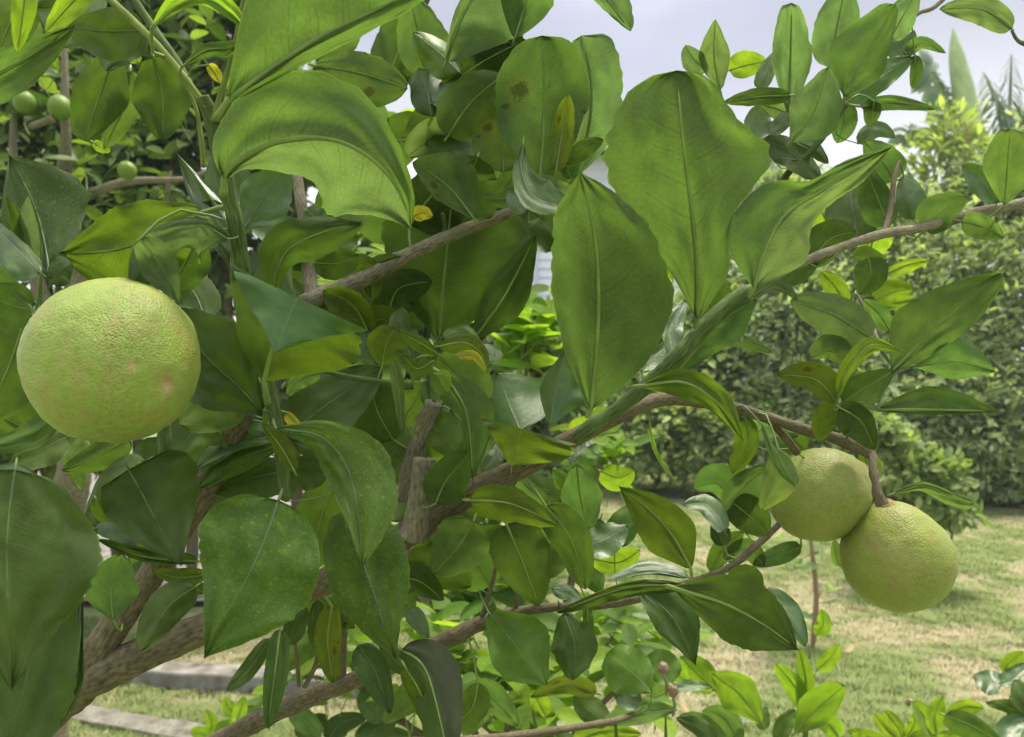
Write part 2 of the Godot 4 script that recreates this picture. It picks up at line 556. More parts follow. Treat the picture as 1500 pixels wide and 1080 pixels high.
func ground() -> void:
	var v := PackedVector3Array()
	var uv := PackedVector2Array()
	var c := PackedColorArray()
	var nx := 70
	for i in nx + 1:
		for j in nx + 1:
			var u := float(j) / nx * 2.0 - 1.0
			var w := float(i) / nx * 2.0 - 1.0
			var x := 2.0 + 150.0 * u * u * u
			var z := -7.0 + 150.0 * w * w * w
			v.append(Vector3(x, 0.025 * fn.get_noise_2d(x * 40.0, z * 40.0) - 0.012, z))
			uv.append(Vector2(x, z))
			c.append(Color.WHITE)
	structure("ground", grid_mesh(v, uv, c, nx + 1, nx + 1), M["ground"])
	# the pale concrete yard beyond the kerb on the left
	var yard := PackedVector3Array()
	var uv2 := PackedVector2Array()
	var c2 := PackedColorArray()
	for i in 13:
		for j in 13:
			var p := Vector3(-9.0 + 7.6 * j / 12.0 + 0.3 * i / 12.0, 0.035, -4.6 - 8.5 * i / 12.0)
			p.x += 0.15 * fn.get_noise_2d(p.z * 60.0, 4.0) if j == 12 else 0.0
			yard.append(p)
			uv2.append(Vector2(p.x, p.z))
			c2.append(Color(1.35, 1.3, 1.2))
	var ym: StandardMaterial3D = M["concrete"].duplicate()
	structure("pavement", grid_mesh(yard, uv2, c2, 13, 13, true), ym)
	var a1 := ground_at(20, 990)
	var b1 := ground_at(560, 1022)
	structure("kerb", slab(a1, b1, 0.13, 0.085), M["concrete"])
	var a2 := ground_at(40, 1036)
	var b2 := ground_at(330, 1092)
	structure("kerb", slab(a2, b2, 0.12, 0.03), M["concrete"])
	# grass: short tufts, green and dry
	var tuft := PackedVector3Array()
	var nrm := PackedVector3Array()
	for k in 13:
		var a := TAU * k / 13.0 + rnd(-0.3, 0.3)
		var out := Vector3(cos(a), 0, sin(a))
		var side := Vector3(-sin(a), 0, cos(a)) * 0.035
		var root := out * rnd(0.05, 0.8)
		var tip := root + out * rnd(0.3, 0.9) + Vector3.UP * rnd(0.5, 1.0)
		var mid := root.lerp(tip, 0.55) + Vector3.UP * 0.15
		tuft.append_array([root - side, mid - side * 0.8, root + side, root + side, mid - side * 0.8, mid + side * 0.8, mid - side * 0.8, tip, mid + side * 0.8])
		for q in 9: nrm.append((out * 0.5 + Vector3.UP).normalized())
	var arr := []
	arr.resize(Mesh.ARRAY_MAX)
	arr[Mesh.ARRAY_VERTEX] = tuft
	arr[Mesh.ARRAY_NORMAL] = nrm
	var am := ArrayMesh.new()
	am.add_surface_from_arrays(Mesh.PRIMITIVE_TRIANGLES, arr)
	var spots := []
	var tries := 0
	while spots.size() < 80000 and tries < 260000:
		tries += 1
		var d := 2.4 + 9.5 * pow(rng.randf(), 1.25)
		var x := d * rnd(-0.78, 0.9)
		var p := Vector3(x, 0.0, -d)
		if x < -1.0 and d > 4.4: continue
		var dry := fn.get_noise_2d(x * 33.0 + 200.0, d * 33.0) + 0.35 * fn.get_noise_2d(x * 120.0, d * 120.0)
		if dry > 0.22 and rng.randf() < 0.55: continue
		spots.append([p, dry])
	var mm := MultiMesh.new()
	mm.transform_format = MultiMesh.TRANSFORM_3D
	mm.use_colors = true
	mm.mesh = am
	mm.instance_count = spots.size()
	for i in spots.size():
		var dry: float = spots[i][1]
		var hgt := rnd(0.018, 0.042) * (1.15 if dry < 0.0 else 0.8)
		var b := Basis(Vector3.UP, rnd(0, TAU)).scaled(Vector3(rnd(0.03, 0.055), hgt, rnd(0.03, 0.055)))
		mm.set_instance_transform(i, Transform3D(b, spots[i][0]))
		var straw := clampf(smoothstep(-0.04, 0.42, dry) + rnd(-0.45, 0.28), 0.0, 1.0)
		var green := Color(0.17, 0.24, 0.075).lerp(Color(0.26, 0.31, 0.11), rng.randf())
		mm.set_instance_color(i, green.lerp(Color(0.46, 0.39, 0.26), straw))
	var g := MultiMeshInstance3D.new()
	g.name = "grass"
	g.multimesh = mm
	g.material_override = M["grass"]
	add_child(g)
	tag(g, "short patchy lawn grass, part green and part dry straw", "grass", "", "stuff")
	# fallen dry leaves
	var dl := blade(0.35, 0.25, 0.5)
	var lm := MultiMesh.new()
	lm.transform_format = MultiMesh.TRANSFORM_3D
	lm.use_colors = true
	lm.mesh = dl
	lm.instance_count = 40
	for i in 40:
		var d := rnd(3.0, 9.0)
		var p := Vector3(d * rnd(0.1, 0.72), 0.03, -d)
		var b := Basis(Vector3.UP, rnd(0, TAU)) * Basis(Vector3.RIGHT, rnd(1.1, 1.6))
		lm.set_instance_transform(i, Transform3D(b.scaled(Vector3.ONE * rnd(0.04, 0.09)), p))
		lm.set_instance_color(i, Color(0.5, 0.40, 0.22).lerp(Color(0.30, 0.18, 0.09), rng.randf()))
	var li := MultiMeshInstance3D.new()
	li.name = "leaf_litter"
	li.multimesh = lm
	li.material_override = M["grass"]
	add_child(li)
	tag(li, "scattered fallen dry leaves on the lawn", "litter", "", "stuff")

func box(size: Vector3, where: Vector3) -> ArrayMesh:
	var st := SurfaceTool.new()
	var b := BoxMesh.new()
	b.size = size
	st.append_from(b, 0, Transform3D(Basis(), where))
	return st.commit()

func house() -> void:
	var d := 14.0
	var x0 := (640.0 - 750.0) / F * d
	var x1 := (1150.0 - 750.0) / F * d
	var top := EYE + (540.0 - 226.0) / F * d
	var o := thing("house", "white weatherboard house standing behind the garden shrubs", "house", Vector3((x0 + x1) / 2.0, 0, -d - 3.0))
	var wide := x1 - x0
	var white: StandardMaterial3D = M["paint"].duplicate()
	white.albedo_color = Color(0.70, 0.72, 0.80).linear_to_srgb()
	white.vertex_color_use_as_albedo = false
	var trim: StandardMaterial3D = white.duplicate()
	trim.albedo_color = Color(0.55, 0.57, 0.66).linear_to_srgb()
	var rm: StandardMaterial3D = M["concrete"].duplicate()
	rm.albedo_color = Color(0.6, 0.55, 0.52)
	put("wall", box(Vector3(wide, top, 5.9), Vector3(0, top / 2.0, 0)), white, o)
	var n := int(top / 0.165)
	var plank := SurfaceTool.new()
	var bm := BoxMesh.new()
	bm.size = Vector3(wide - 0.2, 0.172, 0.02)
	plank.append_from(bm, 0, Transform3D(Basis(Vector3.RIGHT, -0.13), Vector3.ZERO))
	var pm := plank.commit()
	for i in n:
		var p := put("board", pm, white, o)
		p.position = Vector3(0, 0.09 + i * 0.165, 2.97)
	for x in [-wide / 2.0 + 0.05, wide / 2.0 - 0.05]:
		put("corner_trim", box(Vector3(0.12, top, 0.12), Vector3(x, top / 2.0, 2.97)), trim, o)
	var dp := (785.0 - 750.0) / F * d - o.position.x
	var pipe := tube([Vector3(dp, 0, 3.06), Vector3(dp, top * 0.5, 3.06), Vector3(dp, top, 3.06)], [0.035, 0.035, 0.035], 10, 6)
	put("downpipe", pipe, trim, o)
	var st := SurfaceTool.new()
	var prism := PrismMesh.new()
	prism.size = Vector3(6.9, 1.5, wide + 0.6)
	st.append_from(prism, 0, Transform3D(Basis(Vector3.UP, PI / 2.0), Vector3(0, top + 0.76, 0)))
	put("roof", st.commit(), rm, o)
	put("gutter", box(Vector3(wide + 0.6, 0.1, 0.1), Vector3(0, top + 0.02, 3.4)), trim, o)

# ---------------------------------------------------------------- plants away from the big tree
func blade(wide: float, fold: float, droop: float, rows := 5) -> ArrayMesh:     # a leaf one unit long along +y, its face to +z
	var v := PackedVector3Array()
	var uv := PackedVector2Array()
	var c := PackedColorArray()
	for i in rows + 1:
		var t := float(i) / rows
		var w := wide * 0.5 * (profile(t, 0.6, 0.8) if i > 0 and i < rows else 0.02)
		for j in 5:
			var s := (j - 2) / 2.0
			v.append(Vector3(s * w, t - 0.25 * droop * t * t, absf(s) * w * fold - droop * 0.5 * t * t))
			uv.append(Vector2(0.5 + 0.5 * s, t))
			c.append(Color.WHITE)
	return grid_mesh(v, uv, c, rows + 1, 5)

func facing(dir: Vector3, up: Vector3, size: float) -> Basis:
	var y := dir.normalized()
	var z := (up - y * up.dot(y)).normalized()
	return Basis(y.cross(z) * size, y * size, z * size)

func shrub_mass(called: String, label: String, category: String, group: String, lobes: Array, per: int, leaf_len: float, cols: Array, stem := 0.05, wide := 0.42) -> Node3D:
	# lobes: [x, y, half width, half height, distance] of each clump; the clumps share stems that rise from the soil
	var mid := Vector3.ZERO
	for q in lobes: mid += at(q[0], q[1], q[4]) / lobes.size()
	mid.y = 0.0
	var o := thing(called, label, category, mid, group)
	var mm := MultiMesh.new()
	mm.transform_format = MultiMesh.TRANSFORM_3D
	mm.use_colors = true
	mm.mesh = blade(wide, 0.35, 0.35, 4)
	var places := []
	for q in lobes:
		var ctr := at(q[0], q[1], q[4]) - mid
		var rx: float = q[2] / F * q[4]
		var ry: float = q[3] / F * q[4]
		var rz := rx * 0.8
		var n := int(per * (q[5] if q.size() > 5 else 1.0))
		var s0 := rnd(0, 500)
		var hue := rng.randf()
		for i in n:
			var e := Vector3(rng.randfn(), rng.randfn(), rng.randfn()).normalized()
			var lump := 0.82 + 0.85 * fn.get_noise_3d(e.x * 55.0 + s0, e.y * 55.0, e.z * 55.0) + 0.40 * fn.get_noise_3d(e.x * 140.0 + s0, e.y * 140.0, e.z * 140.0)
			var r := lump * pow(rng.randf(), 0.30)
			var p := ctr + Vector3(e.x * rx, e.y * ry, e.z * rz) * r
			if p.y < 0.02: continue
			var dir := (e + Vector3(rnd(-1, 1), rnd(-0.7, 0.9), rnd(-1, 1)) * 0.9).normalized()
			var up := (Vector3.UP + e * 1.1 + Vector3(rnd(-1, 1), rnd(-1, 1), rnd(-1, 1)) * 0.8).normalized()
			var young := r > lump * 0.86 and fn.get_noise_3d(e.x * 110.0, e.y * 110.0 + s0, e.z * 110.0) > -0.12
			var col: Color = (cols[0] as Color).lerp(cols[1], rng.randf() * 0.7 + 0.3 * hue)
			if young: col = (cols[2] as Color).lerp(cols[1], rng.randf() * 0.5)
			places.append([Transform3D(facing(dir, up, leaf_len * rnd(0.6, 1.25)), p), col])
		var foot := Vector3(ctr.x * 0.85 + rnd(-0.1, 0.1), 0.0, ctr.z * 0.85 - 0.2)
		put("stem", tube([foot, foot.lerp(ctr, 0.55) + Vector3(rnd(-0.1, 0.1), 0, 0), ctr], [stem, stem * 0.7, stem * 0.3], 7, 8, 0.2, tone["bark_dark"]), M["bark"], o)
		for k in 9:
			var e := Vector3(rnd(-1, 1), rnd(-0.6, 1), rnd(-1, 1)).normalized()
			var tip := ctr + Vector3(e.x * rx, e.y * ry, e.z * rz) * 0.8
			put("twig", tube([ctr.lerp(foot, 0.3), ctr.lerp(tip, 0.5) + Vector3(0, 0.05, 0), tip], [stem * 0.4, stem * 0.25, stem * 0.08], 5, 6, 0.2, tone["bark"]), M["bark"], o)
	mm.instance_count = places.size()
	for i in places.size():
		mm.set_instance_transform(i, places[i][0])
		mm.set_instance_color(i, places[i][1])
	var f := MultiMeshInstance3D.new()
	f.name = "foliage"
	f.multimesh = mm
	f.material_override = M["foliage"]
	o.add_child(f)
	tag(f, "", "", "", "stuff")
	return o

func frond(path: Array, leaflet: float, n: int, col: Color, hang: float, parent: Node3D) -> void:
	var off := origin(parent)
	var pts := []
	for i in range(0, path.size(), 3): pts.append(at(path[i], path[i + 1], path[i + 2]))
	var fr := put("frond", tube(pts, [0.035, 0.025, 0.008], 7, 14, 0.05, col * 1.2, off), M["stalk"], parent)
	var st := SurfaceTool.new()
	var bl := blade(0.16, 0.2, 0.5, 5)
	for i in n:
		var t := 0.12 + 0.88 * i / n
		var p: Vector3 = spline(pts, t)
		var dir: Vector3 = (spline(pts, minf(t + 0.05, 1.0)) - spline(pts, maxf(t - 0.05, 0.0))).normalized()
		for s in [-1.0, 1.0]:
			var side: Vector3 = dir.cross(Vector3.UP).normalized() * s
			var out: Vector3 = (side * rnd(0.5, 0.9) + dir * 0.5 + Vector3.DOWN * hang * rnd(0.7, 1.3)).normalized()
			st.append_from(bl, 0, Transform3D(facing(out, Vector3.UP + side * 0.3, leaflet * sin(PI * clampf(t * 0.85 + 0.12, 0, 1)) * rnd(0.8, 1.1) + 0.03), p - off))
	var m: StandardMaterial3D = M["foliage"].duplicate()
	m.albedo_color = col.linear_to_srgb()
	put("leaflets", st.commit(), m, fr)

func far_plants() -> void:
	var dk := [Color(0.24, 0.32, 0.15), Color(0.34, 0.43, 0.20), Color(0.46, 0.55, 0.24)]
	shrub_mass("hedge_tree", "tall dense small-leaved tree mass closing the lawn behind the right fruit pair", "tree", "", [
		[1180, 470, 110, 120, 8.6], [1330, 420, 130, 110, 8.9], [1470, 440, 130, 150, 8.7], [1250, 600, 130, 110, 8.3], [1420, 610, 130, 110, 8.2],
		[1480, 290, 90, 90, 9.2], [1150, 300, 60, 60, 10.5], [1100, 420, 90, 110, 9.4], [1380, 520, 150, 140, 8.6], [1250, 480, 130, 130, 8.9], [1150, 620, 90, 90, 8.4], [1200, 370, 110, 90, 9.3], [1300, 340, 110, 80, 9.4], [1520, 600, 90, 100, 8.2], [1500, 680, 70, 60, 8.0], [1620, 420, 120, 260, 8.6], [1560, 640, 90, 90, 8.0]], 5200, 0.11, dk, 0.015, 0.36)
	shrub_mass("dark_shrub", "dark low shrub with light green sprays behind the slanting green stem", "shrub", "", [
		[960, 620, 100, 95, 8.8], [1060, 560, 90, 120, 9.0], [880, 560, 90, 110, 9.4], [1000, 500, 90, 80, 9.3], [1030, 640, 70, 70, 8.6]], 3000, 0.13,
		[Color(0.15, 0.21, 0.08), Color(0.28, 0.38, 0.13), Color(0.48, 0.58, 0.18)], 0.05)
	shrub_mass("pale_green_tree", "yellow-green slender-leaved tree below the banana clump", "tree", "", [
		[1385, 255, 75, 75, 9.9], [1330, 320, 70, 70, 10.0], [1440, 300, 60, 70, 9.8], [1395, 195, 40, 45, 9.9, 0.4]], 420, 0.24,
		[Color(0.22, 0.30, 0.08), Color(0.32, 0.42, 0.11), Color(0.46, 0.55, 0.16)], 0.02, 0.24)
	shrub_mass("leafy_sapling", "pale leafy sapling at the lawn edge just above the lower fruit", "shrub", "", [
		[1330, 680, 55, 50, 5.0], [1290, 640, 40, 30, 5.1], [1370, 700, 45, 40, 4.9], [1400, 750, 40, 25, 4.9, 0.5]], 240, 0.10,
		[Color(0.17, 0.25, 0.09), Color(0.25, 0.34, 0.12), Color(0.36, 0.44, 0.16)], 0.012, 0.45)
	# thin sapling that stands on the lawn left of the lower fruit
	var sap := thing("young_sapling", "thin young sapling with bluish leaves on the lawn below the fruit pair", "sapling", ground_at(1190, 950))
	var foot := sap.position
	put("trunk", tube([Vector3.ZERO, at(1196, 870, 3.9) - foot, at(1188, 780, 3.9) - foot, at(1200, 730, 3.9) - foot], [0.014, 0.013, 0.010, 0.005], 8, 16, 0.25, Color(0.34, 0.24, 0.16)), M["bark"], sap)
	var sm := [tinted("leaf_young", Color(0.20, 0.33, 0.18)), tinted("leaf_young", Color(0.30, 0.42, 0.20)), tinted("leaf_young", Color(0.16, 0.28, 0.09))]
	cluster(sap, 1190, 800, 3.9, 50, 40, 26, 0.085, sm)
	cluster(sap, 1205, 880, 3.9, 35, 50, 16, 0.075, sm)
	# banana clump and palm-like fronds, upper right
	var ban := thing("banana_plant", "banana plant with one tall rolled leaf rising above the trees", "banana plant", Vector3((1410.0 - 750.0) / F * 10.6, 0, -10.6))
	var stem_m: StandardMaterial3D = M["stalk"].duplicate()
	put("pseudostem", tube([Vector3.ZERO, Vector3(0.02, 1.6, 0), at(1418, 330, 10.6) - ban.position, at(1415, 195, 10.6) - ban.position], [0.16, 0.14, 0.11, 0.05], 14, 16, 0.08, Color(0.22, 0.25, 0.10)), stem_m, ban)
	put("rolled_leaf", tube([at(1421, 205, 10.6) - ban.position, at(1412, 140, 10.6) - ban.position, at(1401, 80, 10.6) - ban.position, at(1396, 40, 10.6) - ban.position], [0.19, 0.15, 0.095, 0.004], 16, 22, 0.06, Color(0.38, 0.50, 0.22)), stem_m, ban)
	put("dry_sheath", tube([at(1424, 215, 10.5) - ban.position, at(1418, 185, 10.48) - ban.position, at(1412, 165, 10.5) - ban.position], [0.03, 0.07, 0.01], 8, 8, 0.5, Color(0.5, 0.36, 0.18)), stem_m, ban)
	T = ban
	torn(ban, [1415, 200, 10.7, 1385, 150, 10.6, 1362, 108, 10.5, 1352, 92, 10.4], 0.42, Color(0.20, 0.29, 0.20))
	torn(ban, [1428, 215, 10.9, 1370, 205, 11.0, 1335, 190, 11.1, 1322, 205, 11.2], 0.30, Color(0.18, 0.27, 0.18))
	var palm := thing("palm", "feathery grey-green palm at the edge of the view beside the banana", "palm", Vector3((1475.0 - 750.0) / F * 11.6, 0, -11.6))
	put("trunk", tube([Vector3.ZERO, Vector3(0, 2.0, 0), at(1475, 250, 11.6) - palm.position], [0.14, 0.12, 0.10], 12, 14, 0.2, tone["bark_grey"]), M["bark"], palm)
	var pc := Color(0.25, 0.33, 0.24)
	frond([1475, 250, 11.6, 1460, 150, 11.5, 1440, 105, 11.3], 0.55, 26, pc, 1.2, palm)
	frond([1475, 250, 11.6, 1480, 140, 11.6, 1482, 78, 11.4], 0.6, 26, pc, 1.3, palm)
	frond([1475, 250, 11.6, 1510, 140, 11.6, 1530, 80, 11.4], 0.6, 26, pc, 1.2, palm)
	frond([1475, 250, 11.6, 1440, 190, 11.3, 1425, 200, 11.0], 0.5, 22, pc, 1.1, palm)
	frond([1475, 250, 11.6, 1520, 190, 11.3, 1560, 190, 11.0], 0.6, 22, pc, 1.0, palm)

func torn(parent: Node3D, path: Array, wide: float, col: Color) -> void:
	# a banana leaf split into strips along its side veins
	var off := origin(parent)
	var pts := []
	for i in range(0, path.size(), 3): pts.append(at(path[i], path[i + 1], path[i + 2]))
	var rib := put("torn_leaf", tube(pts, [0.03, 0.02, 0.008], 8, 14, 0.05, Color(0.25, 0.32, 0.14), off), M["stalk"], parent)
	var st := SurfaceTool.new()
	var bl := blade(0.42, 0.2, 0.6, 6)
	for i in 15:
		var t := 0.1 + 0.88 * i / 15.0
		var p: Vector3 = spline(pts, t)
		var dir: Vector3 = (spline(pts, minf(t + 0.05, 1.0)) - spline(pts, maxf(t - 0.05, 0.0))).normalized()
		for s in [-1.0, 1.0]:
			if rng.randf() < 0.15: continue
			var side: Vector3 = dir.cross(Vector3(0.3, 0.2, 1.0)).normalized() * s
			var out: Vector3 = (side + dir * 0.25 + Vector3.DOWN * rnd(0.15, 0.6)).normalized()
			st.append_from(bl, 0, Transform3D(facing(out, Vector3(0.2, 0.6, 1.0), wide * rnd(0.75, 1.1)), p - off))
	var m: StandardMaterial3D = M["foliage"].duplicate()
	m.albedo_color = col.linear_to_srgb()
	put("strips", st.commit(), m, rib)

func tinted(called: String, col: Color) -> StandardMaterial3D:
	var m: StandardMaterial3D = M[called].duplicate()
	m.albedo_color = Color(minf(col.r * 1.2, 1.0), minf(col.g * 1.2, 1.0), minf(col.b * 1.2, 1.0)).linear_to_srgb()
	m.heightmap_enabled = false
	return m

var blades := []
func cluster(o: Node3D, x: float, y: float, d: float, rx: float, ry: float, n: int, size: float, mats: Array, droop := 0.2, deep := 1.0) -> void:
	# n leaves round a place, each a part of the plant o, on short twigs
	if blades.is_empty():
		for k in 8: blades.append(blade(rnd(0.40, 0.58), rnd(-0.1, 0.6), rnd(-0.1, 0.8), 8))
	var off := origin(o)
	var ctr := at(x, y, d)
	var px := d / F
	var done := 0
	while done < n:
		var e := Vector3(rng.randfn() * 0.5, rng.randfn() * 0.5, rng.randfn() * 0.5)
		if e.length() > 1.15: continue
		var node := ctr + Vector3(e.x * rx * px, e.y * ry * px, e.z * rx * px * deep)
		var whorl := mini(rng.randi_range(2, 4), n - done)
		var a0 := rnd(0, TAU)
		var grow := (Vector3(e.x, 0.9, e.z) + Vector3(rnd(-0.6, 0.6), rnd(-0.3, 0.3), rnd(-0.6, 0.6))).normalized()
		var twig_end := node - grow * size * rnd(0.8, 1.6)
		if rng.randf() < 0.5:
			put("twig", tube([twig_end - off, node.lerp(twig_end, 0.5) - off + Vector3(rnd(-1, 1), 0, rnd(-1, 1)) * size * 0.08, node - off], [size * 0.025, size * 0.02, size * 0.012], 5, 4, 0.2, tone["lime"]), M["stalk"], o)
		for k in whorl:
			var a := a0 + k * 2.4
			var out := Vector3(cos(a), 0, sin(a))
			var dir := (out + grow * rnd(0.1, 0.9) + Vector3.DOWN * droop * rnd(0.2, 2.2)).normalized()
			var up := (Vector3.UP + Vector3(rnd(-0.7, 0.7), 0, rnd(-0.5, 0.9))).normalized()
			var m := put("leaf", blades[rng.randi() % blades.size()], mats[rng.randi() % mats.size()], o)
			m.transform = Transform3D(facing(dir, up, size * rnd(0.7, 1.2)), node + grow * k * size * 0.12 - off)
			done += 1

func near_plants() -> void:
	# the citrus tree that stands behind, upper left
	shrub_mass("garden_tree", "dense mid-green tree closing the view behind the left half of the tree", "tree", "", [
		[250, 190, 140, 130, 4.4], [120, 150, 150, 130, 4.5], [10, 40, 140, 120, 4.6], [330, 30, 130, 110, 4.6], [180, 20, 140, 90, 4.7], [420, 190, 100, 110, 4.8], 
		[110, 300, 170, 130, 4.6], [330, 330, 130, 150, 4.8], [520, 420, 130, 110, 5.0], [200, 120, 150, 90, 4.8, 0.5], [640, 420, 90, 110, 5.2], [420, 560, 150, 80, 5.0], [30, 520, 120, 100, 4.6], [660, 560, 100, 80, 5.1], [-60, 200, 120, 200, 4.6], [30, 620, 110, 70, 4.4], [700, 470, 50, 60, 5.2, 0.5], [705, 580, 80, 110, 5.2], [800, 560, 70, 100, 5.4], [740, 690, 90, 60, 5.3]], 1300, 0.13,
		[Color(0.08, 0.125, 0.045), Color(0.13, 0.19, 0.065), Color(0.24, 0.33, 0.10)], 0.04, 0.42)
	var back := thing("lemon_tree", "darker fruiting citrus tree standing behind the stem at upper left", "tree", Vector3(-1.75, 0, -2.8))
	T = back
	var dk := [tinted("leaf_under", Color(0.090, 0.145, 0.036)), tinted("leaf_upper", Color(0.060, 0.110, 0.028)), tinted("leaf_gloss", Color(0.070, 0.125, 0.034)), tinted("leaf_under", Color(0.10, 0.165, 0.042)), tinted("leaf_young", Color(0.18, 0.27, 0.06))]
	branch("trunk", "bark_grey", [60, 1210, 70, 2.8, 70, 900, 60, 2.8, 108, 690, 46, 2.7, 120, 500, 40, 2.7, 98, 300, 26, 2.6, 96, 190, 14, 2.5, 94, 60, 8, 2.5], back)
	branch("limb", "bark_grey", [118, 520, 30, 2.7, 60, 430, 22, 2.6, 20, 250, 12, 2.6, 30, 60, 6, 2.6], back)
	branch("limb", "bark_grey", [98, 300, 16, 2.6, 180, 268, 12, 2.5, 270, 262, 8, 2.5, 330, 240, 5, 2.5], back)
	branch("limb", "bark_grey", [45, 186, 10, 2.45, 62, 180, 10, 2.42, 78, 172, 9, 2.4], back)
	branch("limb", "bark_grey", [116, 640, 26, 2.7, 160, 600, 16, 2.6, 220, 400, 10, 2.6, 250, 250, 6, 2.6], back)
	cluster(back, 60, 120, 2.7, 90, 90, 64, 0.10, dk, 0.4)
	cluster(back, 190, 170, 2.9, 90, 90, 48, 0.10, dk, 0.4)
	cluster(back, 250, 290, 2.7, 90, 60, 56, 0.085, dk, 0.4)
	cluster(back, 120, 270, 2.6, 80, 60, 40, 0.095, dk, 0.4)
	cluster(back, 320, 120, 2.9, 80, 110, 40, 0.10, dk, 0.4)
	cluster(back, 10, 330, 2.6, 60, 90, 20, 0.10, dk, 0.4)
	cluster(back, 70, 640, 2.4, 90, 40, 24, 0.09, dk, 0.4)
	# leafy young citrus shrub behind the middle of the tree
	var mid := thing("bright_shrub", "bright green broad-leaved shrub growing close behind the tree's middle", "shrub", Vector3(0.08, 0, -1.75))
	T = mid
	var yg := [tinted("leaf_young", Color(0.22, 0.38, 0.035)), tinted("leaf_young", Color(0.16, 0.30, 0.035)), tinted("leaf_young", Color(0.28, 0.42, 0.045)), tinted("leaf_upper", Color(0.08, 0.15, 0.03)), tinted("leaf_under", Color(0.12, 0.20, 0.04))]
	for p in [[770, 500], [880, 670], [700, 820], [560, 960], [860, 940], [480, 720]]:
		branch("stem", "bark", [790, 1440, 30, 1.75, 780, 1150, 20, 1.72, (p[0] + 780) / 2, (p[1] + 1100) / 2, 12, 1.7, p[0], p[1], 5, 1.7], mid)
	cluster(mid, 780, 500, 1.9, 75, 65, 70, 0.10, yg)
	cluster(mid, 890, 665, 1.8, 55, 50, 32, 0.085, yg)
	cluster(mid, 700, 830, 1.6, 120, 70, 60, 0.085, yg)
	cluster(mid, 620, 1000, 1.5, 130, 70, 40, 0.08, yg)
	cluster(mid, 860, 970, 1.5, 90, 70, 40, 0.08, yg)
	cluster(mid, 480, 900, 1.6, 50, 60, 16, 0.075, yg)
	cluster(mid, 590, 170, 2.2, 40, 50, 12, 0.10, yg)
	cluster(mid, 520, 400, 2.0, 120, 60, 28, 0.09, yg)
	var low := thing("low_shrub", "tangle of young citrus growth low behind the sweeping lower branch", "shrub", Vector3(0.0, 0, -1.45))
	T = low
	cluster(low, 775, 500, 1.72, 50, 50, 34, 0.095, [yg[0], yg[2], yg[1]], 0.1)
	for p in [[640, 960], [760, 1000], [900, 930], [540, 1040], [980, 960], [440, 960]]:
		branch("stem", "bark", [740, 1540, 26, 1.45, 735, 1260, 18, 1.44, (p[0] + 740) / 2, (p[1] + 1150) / 2, 10, 1.42, p[0], p[1], 5, 1.4], low)
	cluster(low, 640, 960, 1.35, 110, 90, 60, 0.075, yg)
	cluster(low, 780, 1010, 1.35, 110, 70, 60, 0.075, yg)
	cluster(low, 930, 960, 1.45, 90, 80, 50, 0.075, yg)
	cluster(low, 720, 870, 1.5, 90, 60, 40, 0.08, yg)
	cluster(low, 470, 980, 1.4, 70, 70, 30, 0.065, yg)
	cluster(low, 580, 720, 1.5, 90, 80, 26, 0.085, yg)

